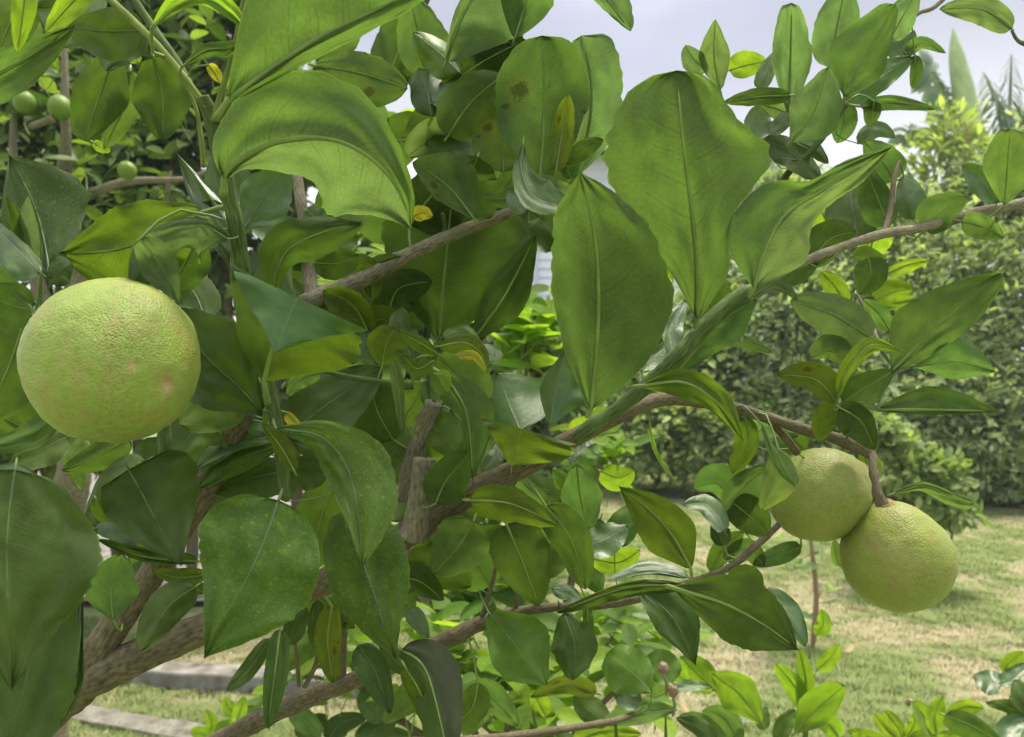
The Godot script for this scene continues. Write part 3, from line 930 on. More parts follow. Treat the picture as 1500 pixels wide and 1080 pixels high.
# ---------------------------------------------------------------- the citrus tree in front
func citrus_tree() -> void:
	T = thing("citrus_tree", "big-leaved citrus tree whose leafy boughs carry the large green fruit", "tree", Vector3(-0.62, 0, -0.75))
	# trunk and boughs
	branch("trunk", "bark", [-190, 1900, 150, 0.75, -170, 1600, 130, 0.75, -90, 1260, 105, 0.64, 20, 1080, 84, 0.58, 115, 1000, 70, 0.56], null, 0.10)
	branch("bough", "bark", [95, 1010, 62, 0.56, 200, 962, 52, 0.56, 300, 920, 45, 0.57, 440, 868, 38, 0.58, 560, 806, 40, 0.58, 612, 772, 42, 0.58, 690, 722, 36, 0.57, 780, 676, 31, 0.56, 850, 637, 27, 0.55, 960, 587, 22, 0.58, 1040, 590, 19, 0.62, 1090, 602, 17, 0.64, 1180, 630, 16, 0.66, 1212, 638, 15, 0.665, 1240, 648, 20, 0.67, 1274, 664, 16, 0.665, 1279, 680, 11, 0.655, 1280, 694, 14, 0.65, 1283, 708, 11, 0.645, 1285, 722, 15, 0.642, 1293, 740, 19, 0.64], null, 0.10)
	branch("bough", "bark", [118, 995, 50, 0.56, 165, 922, 44, 0.56, 220, 845, 38, 0.57, 262, 775, 42, 0.57, 310, 700, 40, 0.57, 350, 620, 32, 0.56, 384, 555, 18, 0.55], null, 0.10)
	branch("cut_stump", "bark_grey", [606, 790, 46, 0.575, 616, 730, 36, 0.57, 620, 690, 33, 0.57, 622, 671, 33, 0.57], null, 0.2)
	branch("cut_branch", "bark_grey", [588, 735, 22, 0.61, 600, 690, 27, 0.61, 618, 635, 26, 0.605, 636, 588, 26, 0.60], null, 0.2)
	branch("branch", "bark_grey", [440, 444, 22, 0.60, 470, 436, 29, 0.60, 520, 415, 26, 0.60, 580, 383, 24, 0.60, 660, 345, 19, 0.60, 745, 312, 15, 0.595, 800, 292, 9, 0.59], null, 0.18)
	branch("branch", "bark_grey", [458, 438, 24, 0.60, 452, 400, 19, 0.61, 447, 340, 17, 0.62, 437, 270, 15, 0.63, 430, 200, 12, 0.66], null, 0.18)
	branch("twig", "green", [432, 446, 10, 0.59, 424, 415, 9, 0.59, 425, 380, 8, 0.6])
	# green upright shoot on the left
	branch("shoot", "green", [420, 735, 17, 0.53, 405, 620, 19, 0.52, 388, 540, 20, 0.51, 362, 425, 21, 0.48, 345, 330, 23, 0.46, 326, 245, 25, 0.45, 312, 180, 25, 0.445, 296, 140, 18, 0.44])
	branch("twig", "lime", [304, 160, 10, 0.44, 265, 108, 11, 0.44, 232, 68, 10, 0.445, 196, 32, 11, 0.45, 150, -12, 11, 0.46, 110, -60, 11, 0.47])
	branch("twig", "green", [300, 170, 12, 0.455, 262, 96, 12, 0.46, 228, 46, 12, 0.465, 190, -10, 12, 0.47, 150, -80, 12, 0.48])
	branch("twig", "lime", [314, 180, 14, 0.44, 326, 130, 9, 0.44, 340, 80, 7, 0.44, 356, 0, 6, 0.44, 366, -60, 6, 0.44])
	branch("twig", "lime", [258, 106, 4, 0.452, 284, 150, 5, 0.452, 294, 200, 7, 0.452, 298, 246, 8, 0.452])
	branch("twig", "green", [650, 345, 7, 0.6, 652, 330, 6, 0.6, 648, 312, 5, 0.59])
	branch("twig", "green", [628, 620, 7, 0.66, 628, 300, 7, 0.68, 612, 160, 8, 0.68, 592, 90, 8, 0.68, 568, 10, 8, 0.68, 556, -40, 8, 0.69])
	branch("twig", "green", [660, 260, 6, 0.64, 656, 190, 8, 0.64, 650, 130, 8, 0.64, 652, 70, 4, 0.64])
	# the slanting green stem and the long thin branch it becomes
	branch("green_stem", "green", [842, 644, 18, 0.535, 866, 625, 22, 0.532, 900, 602, 19, 0.528, 940, 572, 22, 0.525, 972, 542, 21, 0.522, 992, 522, 25, 0.52, 1015, 496, 22, 0.52, 1040, 470, 24, 0.522, 1062, 448, 20, 0.526, 1088, 430, 22, 0.53, 1104, 421, 14, 0.535, 1130, 408, 12, 0.545])
	branch("branch", "bark_grey", [1096, 428, 12, 0.535, 1150, 398, 12, 0.55, 1210, 370, 13, 0.56, 1290, 344, 14, 0.58, 1340, 336, 14, 0.60, 1390, 322, 18, 0.61, 1440, 310, 15, 0.62, 1500, 297, 15, 0.63, 1640, 260, 18, 0.66], null, 0.2)
	branch("twig", "bark", [1295, 342, 9, 0.585, 1304, 310, 8, 0.6, 1310, 262, 7, 0.61, 1318, 235, 4, 0.62])
	branch("twig", "bark_grey", [1318, 44, 6, 0.66, 1345, 20, 6, 0.67, 1372, 8, 7, 0.68, 1420, -40, 5, 0.68])
	branch("twig", "bark", [1482, 44, 4, 0.70, 1492, 60, 5, 0.70, 1512, 68, 9, 0.70, 1560, 90, 9, 0.70, 1610, 170, 10, 0.68, 1630, 262, 12, 0.66])
	branch("twig", "green", [1240, 150, 12, 0.66, 1190, 220, 10, 0.66, 1150, 260, 10, 0.68, 1120, 330, 10, 0.7, 1105, 410, 10, 0.7])
	branch("twig", "green", [828, -72, 6, 0.60, 780, -110, 7, 0.61, 700, -90, 8, 0.64, 640, -30, 8, 0.67, 592, 90, 8, 0.68])
	branch("twig", "bark_dark", [1128, 618, 10, 0.655, 1150, 640, 12, 0.665, 1168, 664, 12, 0.68])
	branch("twig", "bark_grey", [1243, 640, 5, 0.665, 1236, 622, 5, 0.655, 1228, 598, 7, 0.64, 1250, 580, 6, 0.64, 1304, 545, 6, 0.64, 1290, 510, 6, 0.67, 1275, 470, 6, 0.7, 1255, 430, 5, 0.72])
	# low branch that sweeps from the lower left under the leaves to the fruit
	branch("low_branch", "bark_dark", [250, 1130, 34, 0.70, 330, 1082, 30, 0.70, 430, 1032, 27, 0.68, 540, 988, 24, 0.66, 640, 944, 26, 0.66, 700, 916, 22, 0.66, 780, 893, 14, 0.66, 900, 884, 13, 0.66, 985, 862, 12, 0.66, 1060, 836, 12, 0.67, 1105, 802, 11, 0.68, 1142, 768, 9, 0.69], null, 0.2)
	branch("low_branch", "bark_dark", [280, 1125, 18, 0.74, 480, 1092, 13, 0.74, 700, 1084, 13, 0.78, 880, 1060, 10, 0.86, 930, 1046, 8, 0.9], null, 0.15)
	for q in [[706, 905, 722, 850, 732, 800], [756, 895, 757, 860, 760, 810], [788, 892, 788, 850, 786, 800]]:
		branch("twig", "bark_dark", [q[0], q[1], 7, 0.66, q[2], q[3], 6, 0.66, q[4], q[5], 4, 0.66])
	branch("twig", "bark_dark", [438, 1006, 6, 0.67, 436, 980, 6, 0.66, 432, 940, 5, 0.64])
	branch("twig", "bark_dark", [445, 1008, 7, 0.67, 462, 975, 7, 0.66, 466, 950, 6, 0.64])
	branch("twig", "bark_dark", [500, 1000, 14, 0.67, 502, 950, 12, 0.65, 505, 890, 10, 0.62])
	branch("twig", "green", [570, 566, 9, 0.55, 605, 566, 9, 0.55, 560, 560, 9, 0.55, 510, 552, 8, 0.55, 468, 542, 6, 0.54])
	branch("twig", "green", [240, 620, 18, 0.55, 242, 660, 20, 0.55, 248, 720, 18, 0.55])
	branch("twig", "green", [20, 430, 10, 0.50, 36, 442, 9, 0.5, 52, 470, 9, 0.5, 60, 520, 9, 0.52])

	leaves_left()
	leaves_middle()
	leaves_right()
	leaves_low()

func leaves_left() -> void:
	l("u", 0.40, [336, 146, 450, 66, 570, 5, 700, -60], [10, 125, 150, 90], [6, 24, 24, 4], {"pet": [318, 172, 326, 160], "rib": 4.0, "tilt": 0.5})
	l("u", 0.435, [328, 262, 350, 236, 400, 210, 455, 202, 510, 212, 560, 247, 590, 292, 603, 338], [6, 55, 95, 100, 74, 40, 18, 0], [6, 15, 45, 62, 95, 100, 58, 0], {"pet": [328, 286, 325, 275], "rib": 4.2, "tr": "v", "fr": 0.5, "fl": 0.1, "tilt": 0.35})
	l("s", 0.55, [462, 96, 530, 108, 597, 130], 32, 50)
	l("u", 0.52, [514, 40, 500, 62, 462, 90], 22, 26)
	l("y", 0.42, [222, 42, 258, 10, 300, -2, 340, 22, 360, 46], [3, 18, 25, 14, 2], [2, 8, 10, 8, 0])
	l("d", 0.43, [266, 98, 300, 74, 335, 70, 362, 60], [1, 9, 10, 4], [1, 11, 12, 2])
	l("y", 0.425, [364, 62, 380, 58, 391, 66, 396, 81], 6, 6)
	l("Y", 0.455, [304, 95, 314, 106, 324, 122], 9, 8)
	l("y", 0.42, [40, -50, 34, 15, 25, 77], 20, 20, {"a": 0.5, "b": 0.9})
	l("u", 0.46, [-90, 150, -20, 118, 50, 78, 110, 36], [10, 34, 26, 0], [10, 40, 32, 3])
	l("y", 0.47, [132, -24, 98, 12, 66, 48], 22, 20)
	l("g", 0.50, [212, 44, 158, 46, 98, 40], 44, 36, {"fl": 0.5, "fr": -0.3, "tilt": -0.3})
	l("g", 0.52, [212, 50, 175, 70, 154, 104], 28, 34)
	l("d", 0.56, [168, 78, 146, 140, 124, 207], [12, 44, 6], [16, 42, 20], {"m": "leaf_under", "tl": "g"})
	l("d", 0.54, [224, 82, 238, 140, 238, 206], [14, 45, 10], [16, 47, 10], {"tilt": 0.2})
	l("u", 0.58, [190, 104, 182, 155, 152, 218], 24, 20)
	l("y", 0.53, [188, 72, 196, 82, 204, 93], 12, 12)
	l("y", 0.62, [136, 208, 148, 216, 162, 222], 8, 8)
	l("g", 0.60, [100, -30, 110, 15, 90, 70], 45, 60)
	l("d", 0.62, [30, -40, 20, 20, -20, 110], 40, 40)
	# leaves round the left fruit
	l("G", 0.48, [72, 408, 66, 360, 50, 300, 12, 226], [4, 28, 52, 0], [4, 42, 78, 0], {"m": "leaf_yellowing", "tilt": -0.3, "pet": [76, 424]})
	l("v", 0.455, [59, 398, 58, 345, 42, 285], [2, 40, 4], [2, 3, 2], {"fl": 0.9})
	l("u", 0.46, [59, 398, 44, 340, 8, 286], [2, 26, 0], [2, 10, 0], {"tl": "d"})
	l("G", 0.44, [60, 400, 30, 372, -20, 318], 34, 16, {"tr": "g"})
	l("g", 0.47, [74, 416, 88, 396, 106, 384], 24, 22)
	l("d", 0.45, [60, 402, 20, 386, -30, 378], 6, 12)
	l("d", 0.50, [48, 455, 12, 445, -30, 425], 36, 34)
	l("d", 0.56, [36, 470, 10, 545, -30, 620], 62, 70)
	l("d", 0.60, [60, 640, 0, 610, -60, 590], 30, 50)
	l("h", 0.58, [90, 600, 40, 640, -30, 660], 20, 20)
	l("o", 0.475, [296, 312, 236, 342, 168, 366, 84, 372], [8, 60, 70, 0], [16, 52, 58, 0], {"m": "leaf_under", "tilt": 0.5, "wave": 0.16})
	l("v", 0.455, [334, 350, 300, 332, 262, 340, 222, 372, 190, 440], [6, 55, 26, 28, 10], [4, 14, 20, 30, 4], {"tilt": 0.3, "rib": 0.7})
	l("v", 0.45, [205, 350, 236, 390, 264, 446], [16, 26, 0], [14, 30, 2])
	l("d", 0.50, [290, 350, 270, 390, 245, 430], 34, 30)
	l("d", 0.53, [330, 300, 300, 330, 240, 350], 20, 30)
	l("G", 0.53, [356, 405, 318, 325, 256, 221], [4, 26, 0], [4, 22, 0], {"tilt": -0.3, "tl": "g"})
	l("G", 0.50, [358, 334, 386, 290, 418, 246], [3, 38, 14], [3, 40, 16], {"tilt": -0.2, "pet": [355, 345]})
	l("g", 0.515, [448, 308, 468, 324, 490, 331], 18, 14)
	l("g", 0.51, [350, 440, 346, 400, 342, 350], 10, 22)
	l("d", 0.49, [394, 436, 416, 374, 460, 345, 530, 325], [3, 38, 30, 0], [3, 22, 36, 12], {"pet": [390, 446]})
	l("d", 0.52, [460, 385, 496, 386, 526, 374], 26, 24)
	# the leaf that curls over beside the fruit: underside first, then its turned-over tip
	l("o", 0.455, [387, 560, 398, 515, 415, 474, 434, 440], [3, 48, 80, 112], [3, 94, 118, 110], {"tilt": 0.5, "tl": "d", "flat": 1, "wave": 0.05, "pet": [392, 590, 390, 575], "rib": 3.6, "m": "leaf_under"})
	l("G", 0.418, [436, 436, 424, 462, 413, 490, 403, 516], [108, 74, 34, 2], [108, 74, 30, 2], {"tilt": -0.85, "wave": 0.18, "curl": 0.2, "flat": 1, "ser": 0.03, "m": "leaf_upper", "pet": [437, 435]})
	l("g", 0.52, [384, 602, 345, 563, 300, 520, 250, 450], [4, 50, 60, 10], [4, 42, 66, 14], {"tilt": -0.2})
	l("h", 0.545, [356, 575, 315, 595, 262, 622], 40, 36)
	l("h", 0.56, [420, 650, 350, 672, 290, 716], [2, 22, 3], [2, 30, 3])
	l("g", 0.57, [420, 690, 370, 700, 310, 720], 34, 26)
	l("G", 0.55, [410, 640, 350, 650, 285, 690], 10, 28)
	l("h", 0.55, [330, 640, 300, 660, 262, 690], 26, 22)
	l("g", 0.58, [480, 700, 440, 690, 390, 720], 30, 22)
	l("g", 0.60, [300, 610, 270, 650, 240, 700], 30, 40)
	l("Y", 0.535, [420, 604, 430, 616, 446, 632], 6, 11, {"m": "leaf_spotted"})
	l("o", 0.53, [400, 580, 392, 605, 386, 628], 7, 7, {"m": "leaf_spotted"})
	# the dark hanging leaves at lower left
	l("g", 0.34, [22, 688, 14, 745, 10, 800, 11, 865, 13, 935, 17, 1013], [60, 114, 132, 116, 62, 0], [40, 90, 110, 100, 60, 0], {"tilt": -0.3, "fl": -0.1, "fr": -0.1, "bow": -0.03, "rib": 2.6, "label": "large dark hanging leaf at the lower left edge"})
	l("g", 0.385, [70, 815, 58, 900, 40, 990, 10, 1100], [30, 56, 72, 50], [60, 80, 80, 60], {"tilt": -0.2})
	l("g", 0.40, [118, 860, 116, 940, 104, 1010, 60, 1090], [4, 6, 14, 8], [10, 40, 50, 40], {"tr": "b"})
	l("G", 0.375, [-30, 704, 18, 690, 64, 706], 12, 16)
	l("g", 0.43, [188, 688, 206, 720, 230, 766, 266, 830], [66, 92, 66, 0], [48, 62, 46, 0], {"tilt": -0.4, "fl": 0.2, "fr": 0.3})
	l("P", 0.445, [140, 774, 162, 776, 190, 796], 10, 14)
	l("d", 0.45, [290, 822, 210, 815, 140, 790], 8, 14)
	l("o", 0.47, [140, 730, 150, 750, 164, 768], 8, 14)
	l("u", 0.52, [166, 908, 164, 865, 180, 812], [4, 40, 10], [4, 40, 10], {"tilt": 0.2})
	l("g", 0.50, [286, 860, 244, 892, 204, 954], 26, 30)
	l("o", 0.53, [304, 842, 262, 846, 222, 836], 12, 14)
	l("o", 0.54, [300, 868, 275, 862, 240, 880], 8, 14)

func leaves_middle() -> void:
	l("h", 0.42, [404, 628, 470, 640, 508, 685, 524, 750, 531, 834], [2, 26, 62, 58, 0], [2, 24, 34, 24, 0], {"tilt": -0.3, "tr": "h", "fr": 0.3, "fl": 0.1, "m": "leaf_yellowing", "pet": [400, 612]})
	l("o", 0.432, [432, 692, 412, 656, 384, 620], 10, 16)
	l("h", 0.395, [408, 733, 390, 785, 368, 835, 338, 890, 298, 966], [38, 84, 95, 70, 0], [46, 98, 84, 46, 0], {"tilt": -0.3, "m": "leaf_yellowing", "fl": 0.05, "fr": 0.1, "label": "broad heart-shaped green leaf with faint yellow mottling"})
	l("h", 0.45, [504, 748, 520, 795, 545, 862, 562, 915, 580, 966], [16, 64, 58, 28, 0], [20, 50, 58, 34, 0], {"tilt": -0.3, "m": "leaf_yellowing", "label": "long-tipped leaf with bright yellow spots"})
	l("u", 0.46, [410, 922, 402, 990, 392, 1068], 20, 16, {"tilt": -0.2})
	l("g", 0.47, [396, 935, 362, 985, 332, 1012], 12, 14, {"tr": "d"})
	l("g", 0.60, [444, 885, 430, 920, 424, 946], 18, 16)
	l("h", 0.61, [466, 880, 462, 920, 460, 952], 12, 12)
	l("o", 0.60, [486, 888, 480, 940, 488, 1002], 20, 20, {"m": "leaf_spotted"})
	l("d", 0.62, [440, 860, 470, 880, 520, 920], 20, 30)
	l("g", 0.50, [525, 945, 550, 985, 572, 1046], 22, 26, {"m": "leaf_yellowing"})
	l("b", 0.46, [588, 952, 625, 985, 655, 1100], [10, 46, 20], [10, 26, 30], {"tilt": -0.4, "m": "leaf_upper", "tr": "g"})
	l("o", 0.455, [592, 975, 618, 1020, 640, 1090], 4, 18)
	l("g", 0.53, [560, 940, 580, 970, 610, 990], 18, 14)
	l("G", 0.55, [600, 890, 612, 910, 628, 935], 14, 14)
	# top middle cluster of undersides
	l("u", 0.60, [634, 108, 616, 55, 598, -10], 38, 40, {"tilt": 0.3})
	l("v", 0.55, [654, 90, 680, 20, 730, -60], [4, 14, 20], [10, 80, 70])
	l("u", 0.53, [754, 56, 772, 0, 790, -60], [4, 40, 20], [4, 38, 20], {"ser": 0.03})
	l("d", 0.58, [654, 132, 705, 92, 770, 58], 34, 40)
	l("u", 0.56, [656, 200, 690, 150, 736, 110], 40, 44)
	l("d", 0.52, [738, 252, 735, 200, 733, 145], 44, 44, {"m": "leaf_spotted"})
	l("s", 0.50, [790, 268, 796, 200, 797, 120, 794, 52], [4, 60, 70, 30], [4, 50, 66, 40], {"label": "round dark leaf with a brown rotting patch", "ser": 0.025})
	l("v", 0.54, [840, 262, 862, 190, 866, 120, 852, 52], [3, 32, 36, 18], [3, 38, 46, 44], {"ser": 0.03})
	l("u", 0.57, [700, 60, 715, 30, 770, 0], 40, 50)
	l("P", 0.455, [767, 210, 764, 250, 784, 290, 838, 306], [1, 15, 34, 10], [1, 13, 20, 10], {"tilt": -0.7, "m": "leaf_upper", "wave": 0.03, "fl": 0.1, "fr": 0.1, "curl": -0.3})
	l("v", 0.47, [784, 262, 812, 275, 844, 282], 14, 10)
	l("u", 0.49, [772, 268, 742, 290, 700, 288], [3, 14, 4], [3, 16, 2])
	l("G", 0.485, [775, 270, 760, 295, 770, 312], 10, 20)
	l("d", 0.53, [700, 230, 690, 270, 720, 320], 40, 40)
	l("o", 0.47, [814, 252, 824, 190, 832, 138], 16, 18, {"m": "leaf_spotted", "label": "withering yellow-brown leaf"})
	l("d", 0.49, [828, 240, 855, 214, 884, 204], 10, 18, {"tl": "g"})
	l("u", 0.51, [838, 262, 826, 240, 812, 205], 10, 18)
	l("v", 0.60, [826, -70, 882, -8, 924, 46], [4, 34, 8], [4, 14, 2], {"ser": 0.05})
	l("d", 0.66, [600, 215, 640, 170, 660, 130], 30, 30)
	l("d", 0.66, [560, 130, 590, 60, 600, 0], 40, 40)
	l("d", 0.68, [480, 60, 520, 20, 560, -30], 40, 30)
	l("s", 0.52, [694, 320, 655, 272, 604, 238], [2, 26, 4], [4, 50, 10], {"tilt": 0.3})
	l("Y", 0.48, [604, 318, 618, 312, 634, 317], 12, 12)
	l("d", 0.60, [600, 330, 640, 280, 700, 250], 40, 60)
	l("d", 0.62, [644, 496, 648, 430, 656, 350, 662, 290], [5, 62, 96, 60], [8, 92, 124, 90], {"tilt": 0.3, "rib": 2.6})
	l("d", 0.60, [690, 500, 738, 435, 785, 345], [3, 30, 4], [3, 34, 4])
	l("g", 0.665, [760, 345, 795, 320, 845, 300], 40, 50)
	l("d", 0.64, [560, 420, 600, 440, 640, 470], 40, 50)
	# two large upright leaves in the middle
	l("u", 0.47, [1021, 468, 1022, 400, 1016, 330, 1004, 240, 997, 172, 992, 103], [3, 37, 80, 117, 98, 58], [3, 45, 58, 124, 78, 48], {"ser": 0.03, "rib": 3.6, "pet": [1018, 482], "tilt": 0.35, "wave": 0.05, "label": "largest upright leaf, broad and round-topped"})
	l("u", 0.43, [865, 602, 873, 520, 877, 440, 873, 360, 862, 300, 849, 250], [3, 46, 66, 67, 48, 0], [3, 78, 105, 90, 48, 0], {"rib": 3.4, "pet": [858, 612], "tilt": 0.4, "wave": 0.05, "label": "upright pointed leaf left of the largest one"})
	l("v", 0.455, [1104, 422, 1122, 365, 1150, 315, 1195, 285, 1250, 250, 1308, 214], [3, 62, 55, 22, 18, 0], [3, 58, 50, 26, 22, 0], {"rib": 2.8, "pet": [1096, 436], "tilt": 0.3, "tl": "u", "wave": 0.05})
	l("u", 0.53, [990, 548, 1030, 500, 1066, 464, 1108, 438], [3, 20, 20, 4], [3, 26, 36, 4], {"tilt": 0.2})
	l("d", 0.55, [1052, 470, 1040, 440, 1045, 395], 30, 40)
	l("o", 0.47, [938, 566, 1000, 560, 1050, 590, 1090, 648], [2, 20, 22, 0], [2, 24, 16, 0], {"tilt": 0.3})
	l("u", 0.60, [1048, 490, 1090, 500, 1132, 517], 9, 12)
	l("P", 0.59, [1052, 493, 1074, 484, 1090, 504], 7, 5)
	l("G", 0.545, [990, 526, 985, 480, 1005, 440], 14, 16)
	l("G", 0.55, [938, 545, 970, 516, 1002, 490], 12, 12)
	l("y", 0.56, [946, 342, 966, 372, 986, 412], 9, 9)
	l("g", 0.555, [1104, 440, 1135, 422, 1168, 440], 18, 3)
	# leaves along the middle bough
	l("o", 0.50, [750, 682, 756, 656, 764, 628], [4, 30, 62], [4, 72, 82], {"tilt": 0.4, "flat": 1, "wave": 0.16, "pet": [748, 694]})
	l("G", 0.53, [762, 632, 745, 592, 728, 546], [40, 60, 4], [60, 74, 10], {"tilt": -0.8, "m": "leaf_upper"})
	l("G", 0.475, [806, 622, 815, 570, 829, 514], [3, 24, 2], [3, 46, 2], {"tl": "g", "fl": 0.8, "fr": -0.3, "tilt": -0.2})
	l("u", 0.51, [650, 548, 684, 608, 692, 706], [10, 40, 0], [6, 10, 0], {"tilt": 0.2})
	l("u", 0.53, [640, 520, 680, 560, 700, 620], 40, 44)
	l("P", 0.545, [730, 646, 726, 668, 706, 690], 14, 12)
	l("o", 0.50, [560, 536, 565, 506, 578, 480], [6, 28, 14], [6, 30, 20], {"pet": [553, 556]})
	l("o", 0.49, [640, 508, 680, 502, 706, 520, 714, 548], [4, 14, 10, 0], [4, 24, 16, 0], {"m": "leaf_spotted"})
	l("o", 0.485, [644, 520, 615, 502, 584, 486], [3, 14, 3], [3, 10, 3])
	l("o", 0.49, [632, 530, 610, 540, 590, 520], 14, 16)
	l("Y", 0.48, [668, 520, 696, 520, 713, 546], 5, 9)
	l("y", 0.475, [640, 548, 652, 552, 656, 574], 9, 10)
	l("h", 0.505, [648, 494, 682, 486, 708, 516], 10, 18, {"m": "leaf_yellowing"})
	l("P", 0.52, [700, 510, 720, 518, 738, 520], 12, 12)
	l("v", 0.52, [576, 522, 584, 570, 590, 642], 9, 10)
	l("g", 0.58, [420, 640, 480, 592, 560, 540], 46, 50)
	l("d", 0.60, [576, 644, 552, 600, 542, 548], 40, 36)
	l("h", 0.61, [534, 640, 572, 640, 602, 684], 30, 24, {"m": "leaf_yellowing"})
	l("h", 0.60, [618, 612, 650, 640, 668, 668], 30, 26)
	l("h", 0.63, [660, 600, 690, 640, 700, 700], 26, 26)
	l("d", 0.54, [638, 738, 655, 702, 692, 660], 30, 34)
	l("u", 0.52, [470, 545, 440, 556, 420, 580], 14, 12)
	l("o", 0.50, [688, 733, 748, 738, 817, 769], 24, 28, {"tilt": 0.3})
	l("u", 0.55, [694, 762, 672, 800, 634, 842], 40, 42)
	l("d", 0.56, [742, 768, 766, 825, 790, 888], 46, 40)
	l("d", 0.57, [800, 742, 836, 790, 858, 864], 30, 28)
	l("u", 0.60, [845, 680, 850, 728, 862, 776], [8, 32, 10], [6, 28, 14])
	l("P", 0.62, [798, 814, 826, 816, 852, 832], 14, 14)
	l("G", 0.64, [808, 862, 835, 868, 850, 884], 10, 14)
	l("G", 0.66, [856, 802, 888, 790, 920, 770], 24, 26)
	l("h", 0.67, [900, 800, 915, 770, 935, 738], 24, 22)
	l("y", 0.68, [866, 818, 905, 824, 938, 806], 22, 18)
	l("G", 0.56, [852, 640, 842, 660, 836, 682], 14, 14)
	l("h", 0.60, [716, 898, 750, 940, 772, 970, 802, 1004], [10, 52, 46, 0], [8, 40, 40, 0], {"tilt": -0.4})
	l("g", 0.62, [826, 898, 842, 948, 838, 997], [8, 34, 4], [8, 36, 8])
	l("d", 0.63, [860, 890, 862, 910, 866, 932], 8, 8)
	l("g", 0.61, [930, 858, 985, 905, 1020, 976], [2, 36, 0], [2, 30, 0], {"tilt": -0.5})
	l("d", 0.56, [988, 862, 1060, 884, 1120, 916, 1170, 953], [3, 46, 42, 0], [3, 42, 44, 0], {"tilt": 0.2, "label": "large olive leaf seen from below, hanging to the right"})
	l("d", 0.585, [1070, 868, 1095, 850, 1118, 862], 24, 18)
	l("G", 0.59, [1116, 866, 1150, 900, 1180, 948], 24, 10)
	l("P", 0.60, [1008, 846, 950, 836, 890, 852], 6, 14)
	l("d", 0.59, [1002, 858, 920, 860, 815, 898], 16, 8)
	l("o", 0.53, [1012, 833, 986, 786, 950, 746, 906, 712], [4, 40, 32, 0], [4, 36, 26, 0], {"tilt": 0.3, "pet": [1014, 850]})
	# smaller curled leaves packed between the large ones
	for q in [[700, 180, 95, 95, 16], [790, 130, 60, 60, 6], [480, 410, 90, 60, 10], [560, 500, 60, 50, 8], [660, 630, 60, 50, 8, 0.07], [740, 800, 90, 50, 9]]:
		for k in q[4]:
			var a := rnd(0, TAU)
			var far := sqrt(rng.randf())
			var bx: float = q[0] + cos(a) * far * q[2]
			var by: float = q[1] + sin(a) * far * q[3]
			var dir := Vector2(rnd(-1, 1), rnd(-1.2, 0.4)).normalized()
			var long := rnd(55, 100)
			var bend := Vector2(-dir.y, dir.x) * rnd(-0.3, 0.3) * long
			l(["u", "u", "d", "s", "v", "o", "h", "g", "z"][rng.randi() % 9], rnd(0.57, 0.66) + (q[5] if q.size() > 5 else 0.0), [bx, by, bx + dir.x * long * 0.5 + bend.x, by + dir.y * long * 0.5 + bend.y, bx + dir.x * long, by + dir.y * long], long * rnd(0.2, 0.4), long * rnd(0.15, 0.4), {"curl": rnd(-0.6, 0.6), "wave": rnd(0.15, 0.35)})
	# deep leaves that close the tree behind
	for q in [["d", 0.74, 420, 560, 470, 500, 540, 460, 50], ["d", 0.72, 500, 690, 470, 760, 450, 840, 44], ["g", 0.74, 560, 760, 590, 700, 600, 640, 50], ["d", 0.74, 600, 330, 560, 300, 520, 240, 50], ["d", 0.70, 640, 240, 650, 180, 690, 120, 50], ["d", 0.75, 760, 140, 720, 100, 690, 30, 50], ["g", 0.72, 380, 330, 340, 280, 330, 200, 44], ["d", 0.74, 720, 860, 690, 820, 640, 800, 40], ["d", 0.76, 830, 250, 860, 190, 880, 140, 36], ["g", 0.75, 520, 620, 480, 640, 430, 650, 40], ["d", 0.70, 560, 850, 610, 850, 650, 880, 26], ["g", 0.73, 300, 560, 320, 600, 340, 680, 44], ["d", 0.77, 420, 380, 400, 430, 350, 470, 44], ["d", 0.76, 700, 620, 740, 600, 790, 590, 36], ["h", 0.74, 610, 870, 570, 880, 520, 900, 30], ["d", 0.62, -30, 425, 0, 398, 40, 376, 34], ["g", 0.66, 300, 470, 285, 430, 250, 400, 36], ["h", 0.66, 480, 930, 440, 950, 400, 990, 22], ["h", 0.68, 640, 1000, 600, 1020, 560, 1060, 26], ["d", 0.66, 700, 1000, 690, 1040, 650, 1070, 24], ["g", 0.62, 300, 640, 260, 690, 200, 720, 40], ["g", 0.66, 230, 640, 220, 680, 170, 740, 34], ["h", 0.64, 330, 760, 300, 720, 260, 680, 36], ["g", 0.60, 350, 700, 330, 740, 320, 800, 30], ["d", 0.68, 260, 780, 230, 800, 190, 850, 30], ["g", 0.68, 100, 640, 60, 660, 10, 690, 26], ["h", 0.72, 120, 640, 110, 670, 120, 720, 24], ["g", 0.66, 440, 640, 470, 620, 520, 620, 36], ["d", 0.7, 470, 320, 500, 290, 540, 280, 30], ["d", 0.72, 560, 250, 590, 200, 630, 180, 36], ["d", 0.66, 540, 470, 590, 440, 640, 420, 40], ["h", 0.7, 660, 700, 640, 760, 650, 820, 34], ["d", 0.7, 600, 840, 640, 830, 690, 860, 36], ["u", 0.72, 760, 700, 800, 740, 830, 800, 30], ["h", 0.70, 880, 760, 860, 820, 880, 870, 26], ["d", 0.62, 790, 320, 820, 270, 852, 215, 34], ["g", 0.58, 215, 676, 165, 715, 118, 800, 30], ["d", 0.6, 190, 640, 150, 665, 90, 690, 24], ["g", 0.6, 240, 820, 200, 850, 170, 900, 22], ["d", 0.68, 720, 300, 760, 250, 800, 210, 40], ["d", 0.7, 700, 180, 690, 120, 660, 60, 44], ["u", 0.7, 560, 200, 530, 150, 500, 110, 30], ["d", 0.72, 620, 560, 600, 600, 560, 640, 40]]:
		l(q[0], q[1], [q[2], q[3], q[4], q[5], q[6], q[7]], q[8], q[8] * 0.9)

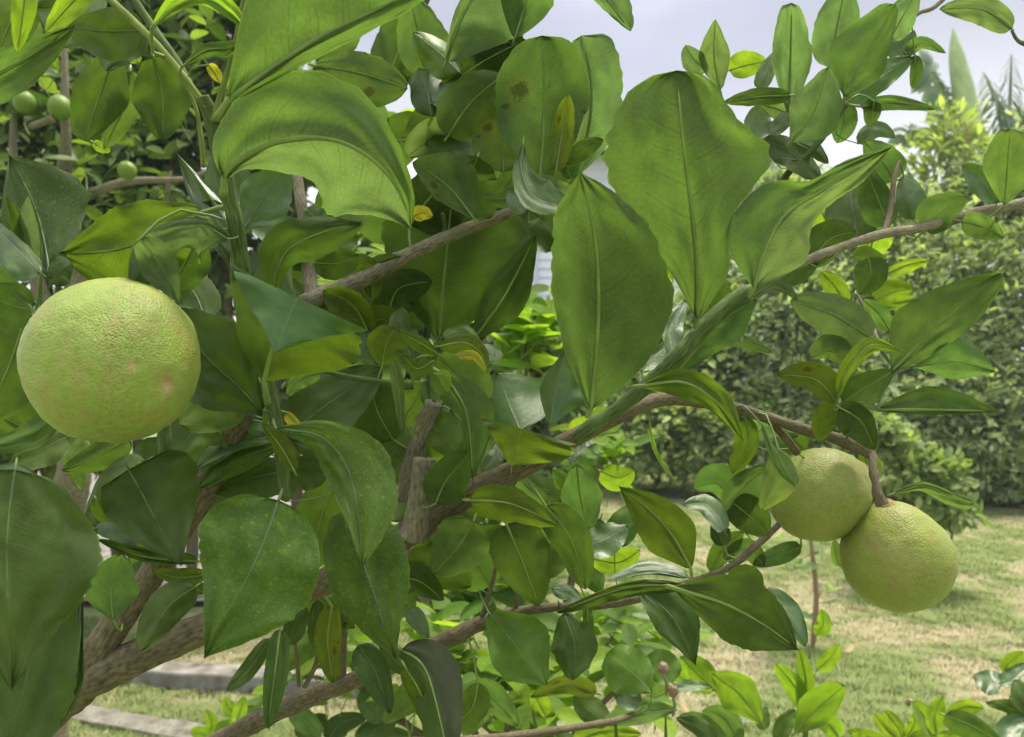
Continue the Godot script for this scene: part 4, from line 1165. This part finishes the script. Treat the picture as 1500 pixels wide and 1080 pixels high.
func leaves_right() -> void:
	# spray against the sky
	l("v", 0.65, [1156, 168, 1158, 85, 1160, 4], [3, 26, 16], [3, 32, 12])
	l("v", 0.66, [1216, 100, 1226, 40, 1240, -24], 34, 36)
	l("u", 0.62, [1238, 142, 1262, 92, 1312, 6], [4, 52, 14], [4, 34, 8], {"tilt": 0.3})
	l("v", 0.63, [1304, 58, 1325, 20, 1346, -18], 22, 20)
	l("v", 0.60, [1158, 208, 1192, 165, 1214, 98], [3, 36, 6], [3, 42, 8])
	l("t", 0.68, [1238, 152, 1286, 116, 1338, 84], 24, 20, {"m": "leaf_upper"})
	l("t", 0.69, [1300, 60, 1320, 75, 1340, 44], 20, 16)
	l("u", 0.69, [1328, 82, 1350, 64, 1386, 78], 12, 8)
	l("d", 0.69, [1340, 80, 1342, 104, 1336, 130], 11, 9)
	l("u", 0.66, [1260, 156, 1310, 150, 1372, 160], 11, 12)
	l("u", 0.665, [1280, 148, 1278, 165, 1272, 186], 13, 14)
	l("u", 0.67, [1236, 150, 1236, 180, 1226, 210], 20, 22)
	l("v", 0.70, [1055, 132, 1046, 82, 1048, 28], [4, 22, 2], [4, 24, 2])
	l("v", 0.71, [1036, 104, 1016, 86, 1004, 66], 20, 16)
	l("y", 0.72, [1068, 103, 1096, 95, 1124, 90], 22, 18)
	l("t", 0.71, [1112, 132, 1124, 105, 1140, 74], 14, 12)
	l("d", 0.62, [1158, 140, 1110, 142, 1060, 150], 14, 14, {"ser": 0.05})
	l("t", 0.66, [1110, 204, 1108, 178, 1112, 154], 18, 24)
	l("t", 0.65, [1130, 198, 1150, 178, 1170, 162], 14, 10)
	l("v", 0.68, [1160, 170, 1140, 160, 1115, 152], 16, 18)
	l("g", 0.66, [1118, 204, 1160, 224, 1204, 264], 18, 24, {"m": "leaf_upper"})
	l("g", 0.67, [1164, 206, 1190, 216, 1214, 240], 12, 14)
	l("t", 0.68, [1256, 210, 1285, 190, 1312, 202], 14, 12)
	l("v", 0.70, [1483, 42, 1440, 14, 1376, 13], 24, 22, {"tilt": 0.2})
	l("u", 0.64, [1312, 264, 1292, 236, 1266, 206], 26, 30)
	l("u", 0.63, [1302, 332, 1284, 286, 1264, 238], 30, 22)
	l("g", 0.66, [1256, 348, 1248, 300, 1240, 248], 42, 46, {"tilt": -0.5})
	l("t", 0.66, [1338, 322, 1332, 290, 1324, 256], 22, 26, {"tl": "g"})
	l("u", 0.60, [1352, 336, 1380, 310, 1417, 288], 30, 24)
	l("u", 0.60, [1408, 324, 1440, 332, 1470, 347], 18, 20)
	l("u", 0.58, [1472, 300, 1476, 246, 1480, 188], [4, 36, 16], [4, 42, 20])
	l("t", 0.62, [1460, 298, 1436, 266, 1410, 242], 18, 22)
	l("d", 0.60, [1188, 388, 1214, 352, 1254, 338], 30, 22)
	l("d", 0.61, [1120, 410, 1160, 395, 1200, 380], 10, 24)
	l("u", 0.62, [1272, 378, 1275, 402, 1258, 432], 26, 26, {"tl": "d"})
	l("d", 0.66, [1250, 375, 1270, 372, 1300, 382], 12, 14)
	l("v", 0.62, [1277, 496, 1222, 462, 1158, 440], 34, 32)
	l("y", 0.74, [1298, 402, 1330, 388, 1362, 381], 8, 12)
	l("y", 0.74, [1282, 442, 1308, 428, 1338, 424], 20, 16)
	l("y", 0.73, [1240, 448, 1225, 422, 1204, 398], 18, 16)
	l("y", 0.75, [1278, 446, 1310, 444, 1345, 437], 8, 10)
	l("y", 0.75, [1200, 300, 1215, 330, 1250, 360], 22, 18)
	l("y", 0.76, [1260, 370, 1290, 340, 1310, 330], 20, 26)
	# cluster above the right fruit
	l("u", 0.60, [1306, 544, 1350, 500, 1405, 450, 1467, 400], [3, 56, 40, 6], [3, 26, 34, 14], {"tilt": 0.3, "rib": 1.6})
	l("u", 0.62, [1340, 536, 1400, 530, 1458, 544], [3, 38, 3], [3, 26, 3], {"a": 0.8})
	l("u", 0.605, [1286, 600, 1370, 600, 1463, 603], [3, 36, 2], [3, 8, 1], {"m": "leaf_spotted"})
	l("y", 0.575, [1226, 588, 1240, 545, 1276, 506, 1321, 516], [3, 12, 12, 0], [2, 9, 12, 0])
	l("u", 0.59, [1234, 590, 1268, 568, 1310, 543], 24, 26, {"tl": "d"})
	l("o", 0.58, [1226, 590, 1194, 556, 1138, 549], 18, 26, {"m": "leaf_spotted"})
	l("d", 0.575, [1230, 597, 1262, 618, 1282, 660], 20, 32)
	l("v", 0.57, [1226, 600, 1255, 592, 1288, 598], 4, 8)
	l("o", 0.60, [1228, 592, 1206, 615, 1200, 648], 22, 18)
	l("u", 0.63, [1244, 534, 1216, 512, 1188, 524], 14, 24)
	l("u", 0.66, [1304, 486, 1288, 460, 1264, 438], 14, 14)
	l("o", 0.73, [1265, 660, 1272, 690, 1260, 700], 20, 16)
	# leaves round the fruit pair
	l("p", 0.615, [1140, 658, 1134, 700, 1116, 748], [8, 36, 4], [10, 16, 6], {"tilt": 0.0})
	l("h", 0.60, [1116, 622, 1130, 658, 1146, 690, 1166, 714], [2, 6, 8, 0], [2, 6, 6, 0])
	l("o", 0.65, [1092, 612, 1096, 650, 1074, 694], 16, 22)
	l("u", 0.68, [1072, 735, 1050, 708, 1016, 716], 16, 30)
	l("u", 0.66, [1056, 770, 1082, 722, 1124, 684], [2, 22, 8], [2, 30, 10])
	l("G", 0.64, [1062, 780, 1035, 742, 1000, 740], 14, 18)
	l("g", 0.65, [1060, 800, 1052, 780, 1048, 760], 12, 18)
	l("d", 0.67, [1072, 735, 1100, 758, 1126, 784], 28, 26)
	l("u", 0.70, [1174, 800, 1140, 815, 1102, 828], 14, 16)
	l("u", 0.70, [1060, 818, 1095, 805, 1120, 830], 16, 18)
	l("d", 0.70, [1040, 838, 1062, 800, 1090, 780], 16, 16)
	l("d", 0.72, [1180, 660, 1160, 640, 1150, 615], 20, 24)
	l("v", 0.71, [1100, 640, 1130, 625, 1170, 640], 20, 16)
	l("u", 0.72, [1308, 724, 1350, 712, 1392, 726, 1427, 738], [2, 6, 6, 6], [2, 8, 14, 12])
	l("u", 0.74, [1232, 830, 1225, 815, 1222, 790], 8, 12)
	l("y", 0.72, [880, 690, 905, 700, 930, 690], 18, 20)
	l("u", 0.70, [910, 610, 890, 620, 860, 640], 16, 20)
	l("y", 0.72, [985, 700, 960, 660, 950, 610], 3, 3)

func shoot(called: String, label: String, foot: Vector3, stems: Array) -> void:
	T = thing(called, label, "plant", foot, "low citrus shoots along the foot of the view")
	for q in stems:
		var a := at(q[0], q[1], q[2])
		put("stem", tube([Vector3.ZERO, foot.lerp(a, 0.5) - foot + Vector3(0.02, 0, 0.01), a - foot], [0.008, 0.006, 0.003], 7, 14, 0.2, tone["green"]), M["green_bark"], T)

func leaves_low() -> void:
	shoot("citrus_shoot", "bright young citrus shoot below the large olive leaf, pointed leaves upright", Vector3(0.33, 0, -1.12), [[1080, 1078, 1.1], [1180, 1050, 1.1], [1185, 990, 1.1]])
	l("y", 1.02, [1048, 1012, 1020, 985, 996, 962], 22, 24)
	l("y", 1.0, [1116, 1060, 1082, 1015, 1042, 988], [3, 30, 4], [3, 28, 6])
	l("y", 1.08, [1182, 1042, 1164, 1005, 1136, 972], 16, 14)
	l("y", 1.09, [1180, 1036, 1180, 990, 1171, 950], 14, 13)
	l("y", 1.05, [1164, 1074, 1196, 1040, 1237, 1004], [3, 28, 12], [3, 26, 8])
	l("u", 1.04, [1082, 1090, 1062, 1052, 1028, 1042], 20, 18)
	l("h", 1.03, [1064, 1090, 1025, 1058, 996, 1048], 16, 14)
	l("G", 1.06, [1092, 1062, 1086, 1040, 1072, 1022], 12, 12)
	l("h", 1.10, [1140, 1090, 1150, 1060, 1165, 1040], 14, 14)
	l("h", 1.10, [1120, 1070, 1118, 1050, 1124, 1036], 12, 10)
	l("h", 1.10, [1048, 1004, 1020, 998, 990, 1008], 10, 14)
	l("y", 1.14, [1196, 932, 1206, 915, 1204, 892], 12, 13)
	l("y", 1.14, [1198, 982, 1215, 965, 1230, 944], 12, 14)
	l("y", 1.12, [1230, 1082, 1215, 1062, 1190, 1056], 14, 16)
	l("y", 1.0, [960, 970, 985, 985, 1010, 1000], 20, 18)
	shoot("citrus_shoot", "bluish citrus shoot with brown withered buds at the foot of the tree", Vector3(0.16, 0, -0.98), [[900, 1040, 0.92], [975, 1050, 0.92], [780, 1040, 0.95]])
	l("h", 0.90, [955, 1014, 925, 985, 888, 958], [4, 40, 18], [4, 34, 20], {"tilt": -0.4})
	l("h", 0.92, [985, 1000, 968, 975, 950, 958], 22, 26)
	l("G", 0.90, [940, 1024, 918, 1022, 902, 1010], 18, 16)
	l("v", 0.91, [990, 1040, 935, 1045, 880, 1062], [3, 18, 3], [3, 24, 4])
	l("G", 0.92, [982, 1012, 1010, 1005, 1044, 1008], 10, 8)
	l("o", 0.95, [874, 1016, 830, 1004, 776, 1022], 14, 16, {"m": "leaf_spotted"})
	l("y", 0.96, [800, 1050, 790, 1030, 780, 1012], 16, 16)
	l("g", 0.97, [892, 1062, 862, 1040, 842, 1016], 18, 22)
	l("s", 0.95, [672, 1034, 712, 1018, 760, 1064], 24, 22)
	l("u", 0.97, [760, 1070, 775, 1050, 800, 1060], 20, 22)
	l("y", 0.98, [840, 1090, 880, 1072, 940, 1076], 18, 18)
	l("g", 0.94, [1050, 1090, 1020, 1064, 990, 1052], 12, 14)
	for q in [[970, 984, 976, 1020], [985, 1018, 985, 1050]]:
		var a := at(q[0], q[1], 0.88) - T.position
		var b := at(q[2], q[3], 0.91) - T.position
		put("bud_stalk", tube([b, a.lerp(b, 0.5) + Vector3(0.003, 0, 0), a], [0.0022, 0.002, 0.0022], 7, 6, 0.2, tone["bark_grey"]), M["stalk"], T)
		put("withered_bud", tube([a + Vector3(0, -0.003, 0), a + Vector3(0.001, 0.004, 0), a + Vector3(0.002, 0.011, 0.001)], [0.003, 0.0058, 0.003], 10, 10, 0.6, Color(0.21, 0.135, 0.08)), M["stalk"], T)
	shoot("citrus_shoot", "yellow-green young citrus shoot at the lower right corner of the lawn", Vector3(0.72, 0, -1.3), [[1365, 1078, 1.25], [1300, 1085, 1.25], [1480, 1020, 1.25]])
	l("y", 1.24, [1364, 1078, 1354, 1050, 1337, 1027], 13, 14, {"tl": "v"})
	l("Y", 1.22, [1372, 1075, 1370, 1046, 1382, 1020], 14, 16, {"tl": "y", "tr": "y"})
	l("y", 1.21, [1386, 1054, 1412, 1036, 1442, 1038], 12, 14)
	l("d", 1.18, [1384, 1048, 1425, 1064, 1472, 1092], 16, 22)
	l("y", 1.26, [1372, 1092, 1385, 1080, 1410, 1072], 10, 12)
	l("P", 1.28, [1468, 1004, 1448, 996, 1426, 990], 22, 16)
	l("G", 1.27, [1466, 1000, 1484, 990, 1504, 972], 14, 14)
	l("y", 1.29, [1470, 985, 1480, 970, 1500, 955], 12, 14)
	l("h", 1.24, [1502, 1042, 1475, 1032, 1444, 1030], 12, 8)
	l("g", 1.23, [1515, 1050, 1495, 1020, 1488, 995], 14, 20)
	l("G", 1.20, [1466, 1090, 1482, 1068, 1510, 1050], 22, 20)
	for q in [[1318, 1085, 1295, 1062, 1280, 1045], [1322, 1082, 1312, 1062, 1296, 1040], [1326, 1084, 1340, 1060, 1336, 1046], [1300, 1092, 1270, 1078, 1240, 1070], [1250, 1092, 1258, 1080, 1262, 1066], [1330, 1090, 1352, 1078, 1372, 1080]]:
		l("y", 1.27 + rnd(-0.03, 0.03), q, 11, 11)
	shoot("citrus_shoot", "small yellow-tipped citrus shoot on the grass by the kerb", Vector3(-0.52, 0, -1.5), [[305, 1070, 1.45], [350, 1060, 1.45], [460, 1070, 1.4]])
	for q in [[306, 1078, 310, 1060, 303, 1040], [310, 1080, 330, 1064, 348, 1062], [345, 1060, 352, 1040, 358, 1020], [352, 1058, 372, 1040, 392, 1034], [350, 1050, 334, 1036, 330, 1020], [400, 1060, 392, 1040, 396, 1020], [310, 1084, 290, 1074, 282, 1080]]:
		l("y" if rng.randf() < 0.6 else "h", 1.44 + rnd(-0.03, 0.03), q, 10, 11)
	for q in [[470, 1080, 440, 1050, 425, 1030], [480, 1086, 500, 1060, 540, 1050], [520, 1086, 560, 1060, 590, 1030], [440, 1084, 452, 1066, 480, 1048], [540, 1090, 575, 1080, 610, 1086], [560, 1060, 540, 1030, 545, 1005]]:
		l(["g", "z", "h", "u"][rng.randi() % 4], 1.38 + rnd(-0.04, 0.04), q, 17, 18)

# ---------------------------------------------------------------- fruit
func fruit_mesh(r: Vector3, neck: float, seed_: float, spots: Array, olive := 0.0) -> ArrayMesh:
	var v := PackedVector3Array()
	var uv := PackedVector2Array()
	var c := PackedColorArray()
	var rows := 72
	var cols := 96
	for i in rows + 1:
		var th := PI * i / rows
		for j in cols + 1:
			var a := TAU * (j % cols) / cols
			var e := Vector3(sin(th) * cos(a), cos(th), sin(th) * sin(a))
			var lump := 1.0 + 0.035 * fn.get_noise_3d(e.x * 30.0 + seed_, e.y * 30.0, e.z * 30.0) + 0.010 * fn.get_noise_3d(e.x * 150.0 + seed_, e.y * 150.0, e.z * 150.0)
			lump += neck * pow(maxf(e.y, 0.0), 8.0) - 0.035 * exp(-pow(th / 0.13, 2.0)) - 0.02 * exp(-pow((PI - th) / 0.16, 2.0))
			var mott := fn.get_noise_3d(e.x * 70.0 + seed_ * 3.0, e.y * 70.0, e.z * 70.0)
			var streak := fn.get_noise_3d(e.x * 160.0 + seed_, e.y * 40.0, e.z * 160.0 + 50.0)
			var rust := smoothstep(-0.05, 0.35, 0.45 * fn.get_noise_3d(e.x * 40.0 + seed_ * 7.0, e.y * 40.0 + 9.0, e.z * 40.0) + 0.7 * streak)
			var k := Color(0.285, 0.365, 0.082).lerp(Color(0.33, 0.30, 0.105), rust * 0.6)
			k = k.lerp(Color(0.37, 0.42, 0.14), clampf(mott * 0.5, 0.0, 0.4))
			k = k.lerp(Color(0.27, 0.37, 0.06), clampf(-mott * 0.4, 0.0, 0.3))
			for q in spots:
				var g := e.distance_to((q[0] as Vector3).normalized())
				var w := exp(-g * g / (q[1] * q[1]))
				k = k.lerp(q[2], w * 0.85)
				lump -= 0.02 * w * q[3]
			var p := Vector3(e.x * r.x, e.y * r.y, e.z * r.z) * lump
			v.append(p)
			uv.append(Vector2(float(j) / cols, float(i) / rows))
			c.append(k.lerp(Color(k.r * 0.80, k.g * 0.76, k.b * 0.72), olive))
	return grid_mesh(v, uv, c, rows + 1, cols + 1, true)

func make_fruit(label: String, x: float, y: float, d: float, rx: float, ry: float, neck: float, seed_: float, lean: Vector3, spots: Array, group: String) -> Node3D:
	var o := thing("citrus_fruit", label, "fruit", at(x, y, d), group)
	var k := d / F
	var turn := Basis.from_euler(Vector3(deg_to_rad(lean.x), deg_to_rad(lean.y), deg_to_rad(lean.z))).inverse()
	for q in spots: q[0] = turn * q[0]
	var body := put("peel", fruit_mesh(Vector3(rx, ry, rx) * k, neck, seed_, spots, 0.0 if group == "" else 1.0), M["peel"], o)
	body.rotation_degrees = lean
	var cal := put("calyx", tube([Vector3(0, ry * k * (0.95 + neck), 0), Vector3(0, ry * k * (1.0 + neck), 0), Vector3(0, ry * k * (1.06 + neck), 0)], [0.0085, 0.0075, 0.004], 11, 8, 0.5, Color(0.36, 0.31, 0.13)), M["bark"], o)
	cal.rotation_degrees = lean
	cal.position = Vector3.ZERO
	return o

func fruit() -> void:
	var scar := Color(0.62, 0.40, 0.26)
	make_fruit("large pale green citrus fruit alone on the left with a small pinkish scar", 166, 529, 0.44, 119, 121, 0.0, 13.0, Vector3(-14, 30, -6), [
		[Vector3(0.62, -0.06, 0.78), 0.045, scar, 0.6], [Vector3(0.90, -0.24, 0.42), 0.055, Color(0.36, 0.15, 0.10), 1.4], [Vector3(0.88, -0.33, 0.42), 0.07, scar, 0.5], [Vector3(-0.72, 0.10, 0.68), 0.06, Color(0.24, 0.34, 0.05), 0.2]], "")
	make_fruit("upper left fruit of the pair, tucked behind a pale draping leaf", 1200, 724, 0.70, 67, 73, 0.05, 47.0, Vector3(0, 0, -62), [], "pair of fruit hanging together on the right")
	make_fruit("lower right fruit of the pair, hanging from a corky stalk", 1314, 818, 0.675, 77, 76, 0.12, 91.0, Vector3(6, 0, 13), [
		[Vector3(0.2, -0.95, 0.3), 0.10, Color(0.40, 0.30, 0.14), 1.0]], "pair of fruit hanging together on the right")
	# small unripe fruit on the tree behind
	for q in [[88, 158, 17], [36, 150, 15], [186, 250, 13], [292, 288, 12]]:
		var o := thing("small_fruit", ["small round green fruit beside the two dark oval leaves", "small green fruit partly hidden at the far upper left", "small green fruit deep in the shade above the yellow-green leaf", "tiny green fruit just left of the upright green shoot"][[88, 36, 186, 292].find(q[0])], "fruit", at(q[0], q[1], 2.42), "unripe fruit on the tree behind")
		var k := 2.42 / F
		var b := put("peel", fruit_mesh(Vector3(q[2], q[2] * 1.05, q[2]) * k, 0.03, q[0], []), M["peel_green"], o)
		b.rotation_degrees = Vector3(rnd(-20, 20), 0, rnd(-20, 20))
		put("stalk", tube([Vector3(0, q[2] * k, 0), Vector3(0.004, q[2] * k * 1.5, 0), Vector3(0.0, q[2] * k * 2.2, 0.01)], [0.004, 0.003, 0.003], 7, 6, 0.2, tone["green"]), M["stalk"], o)
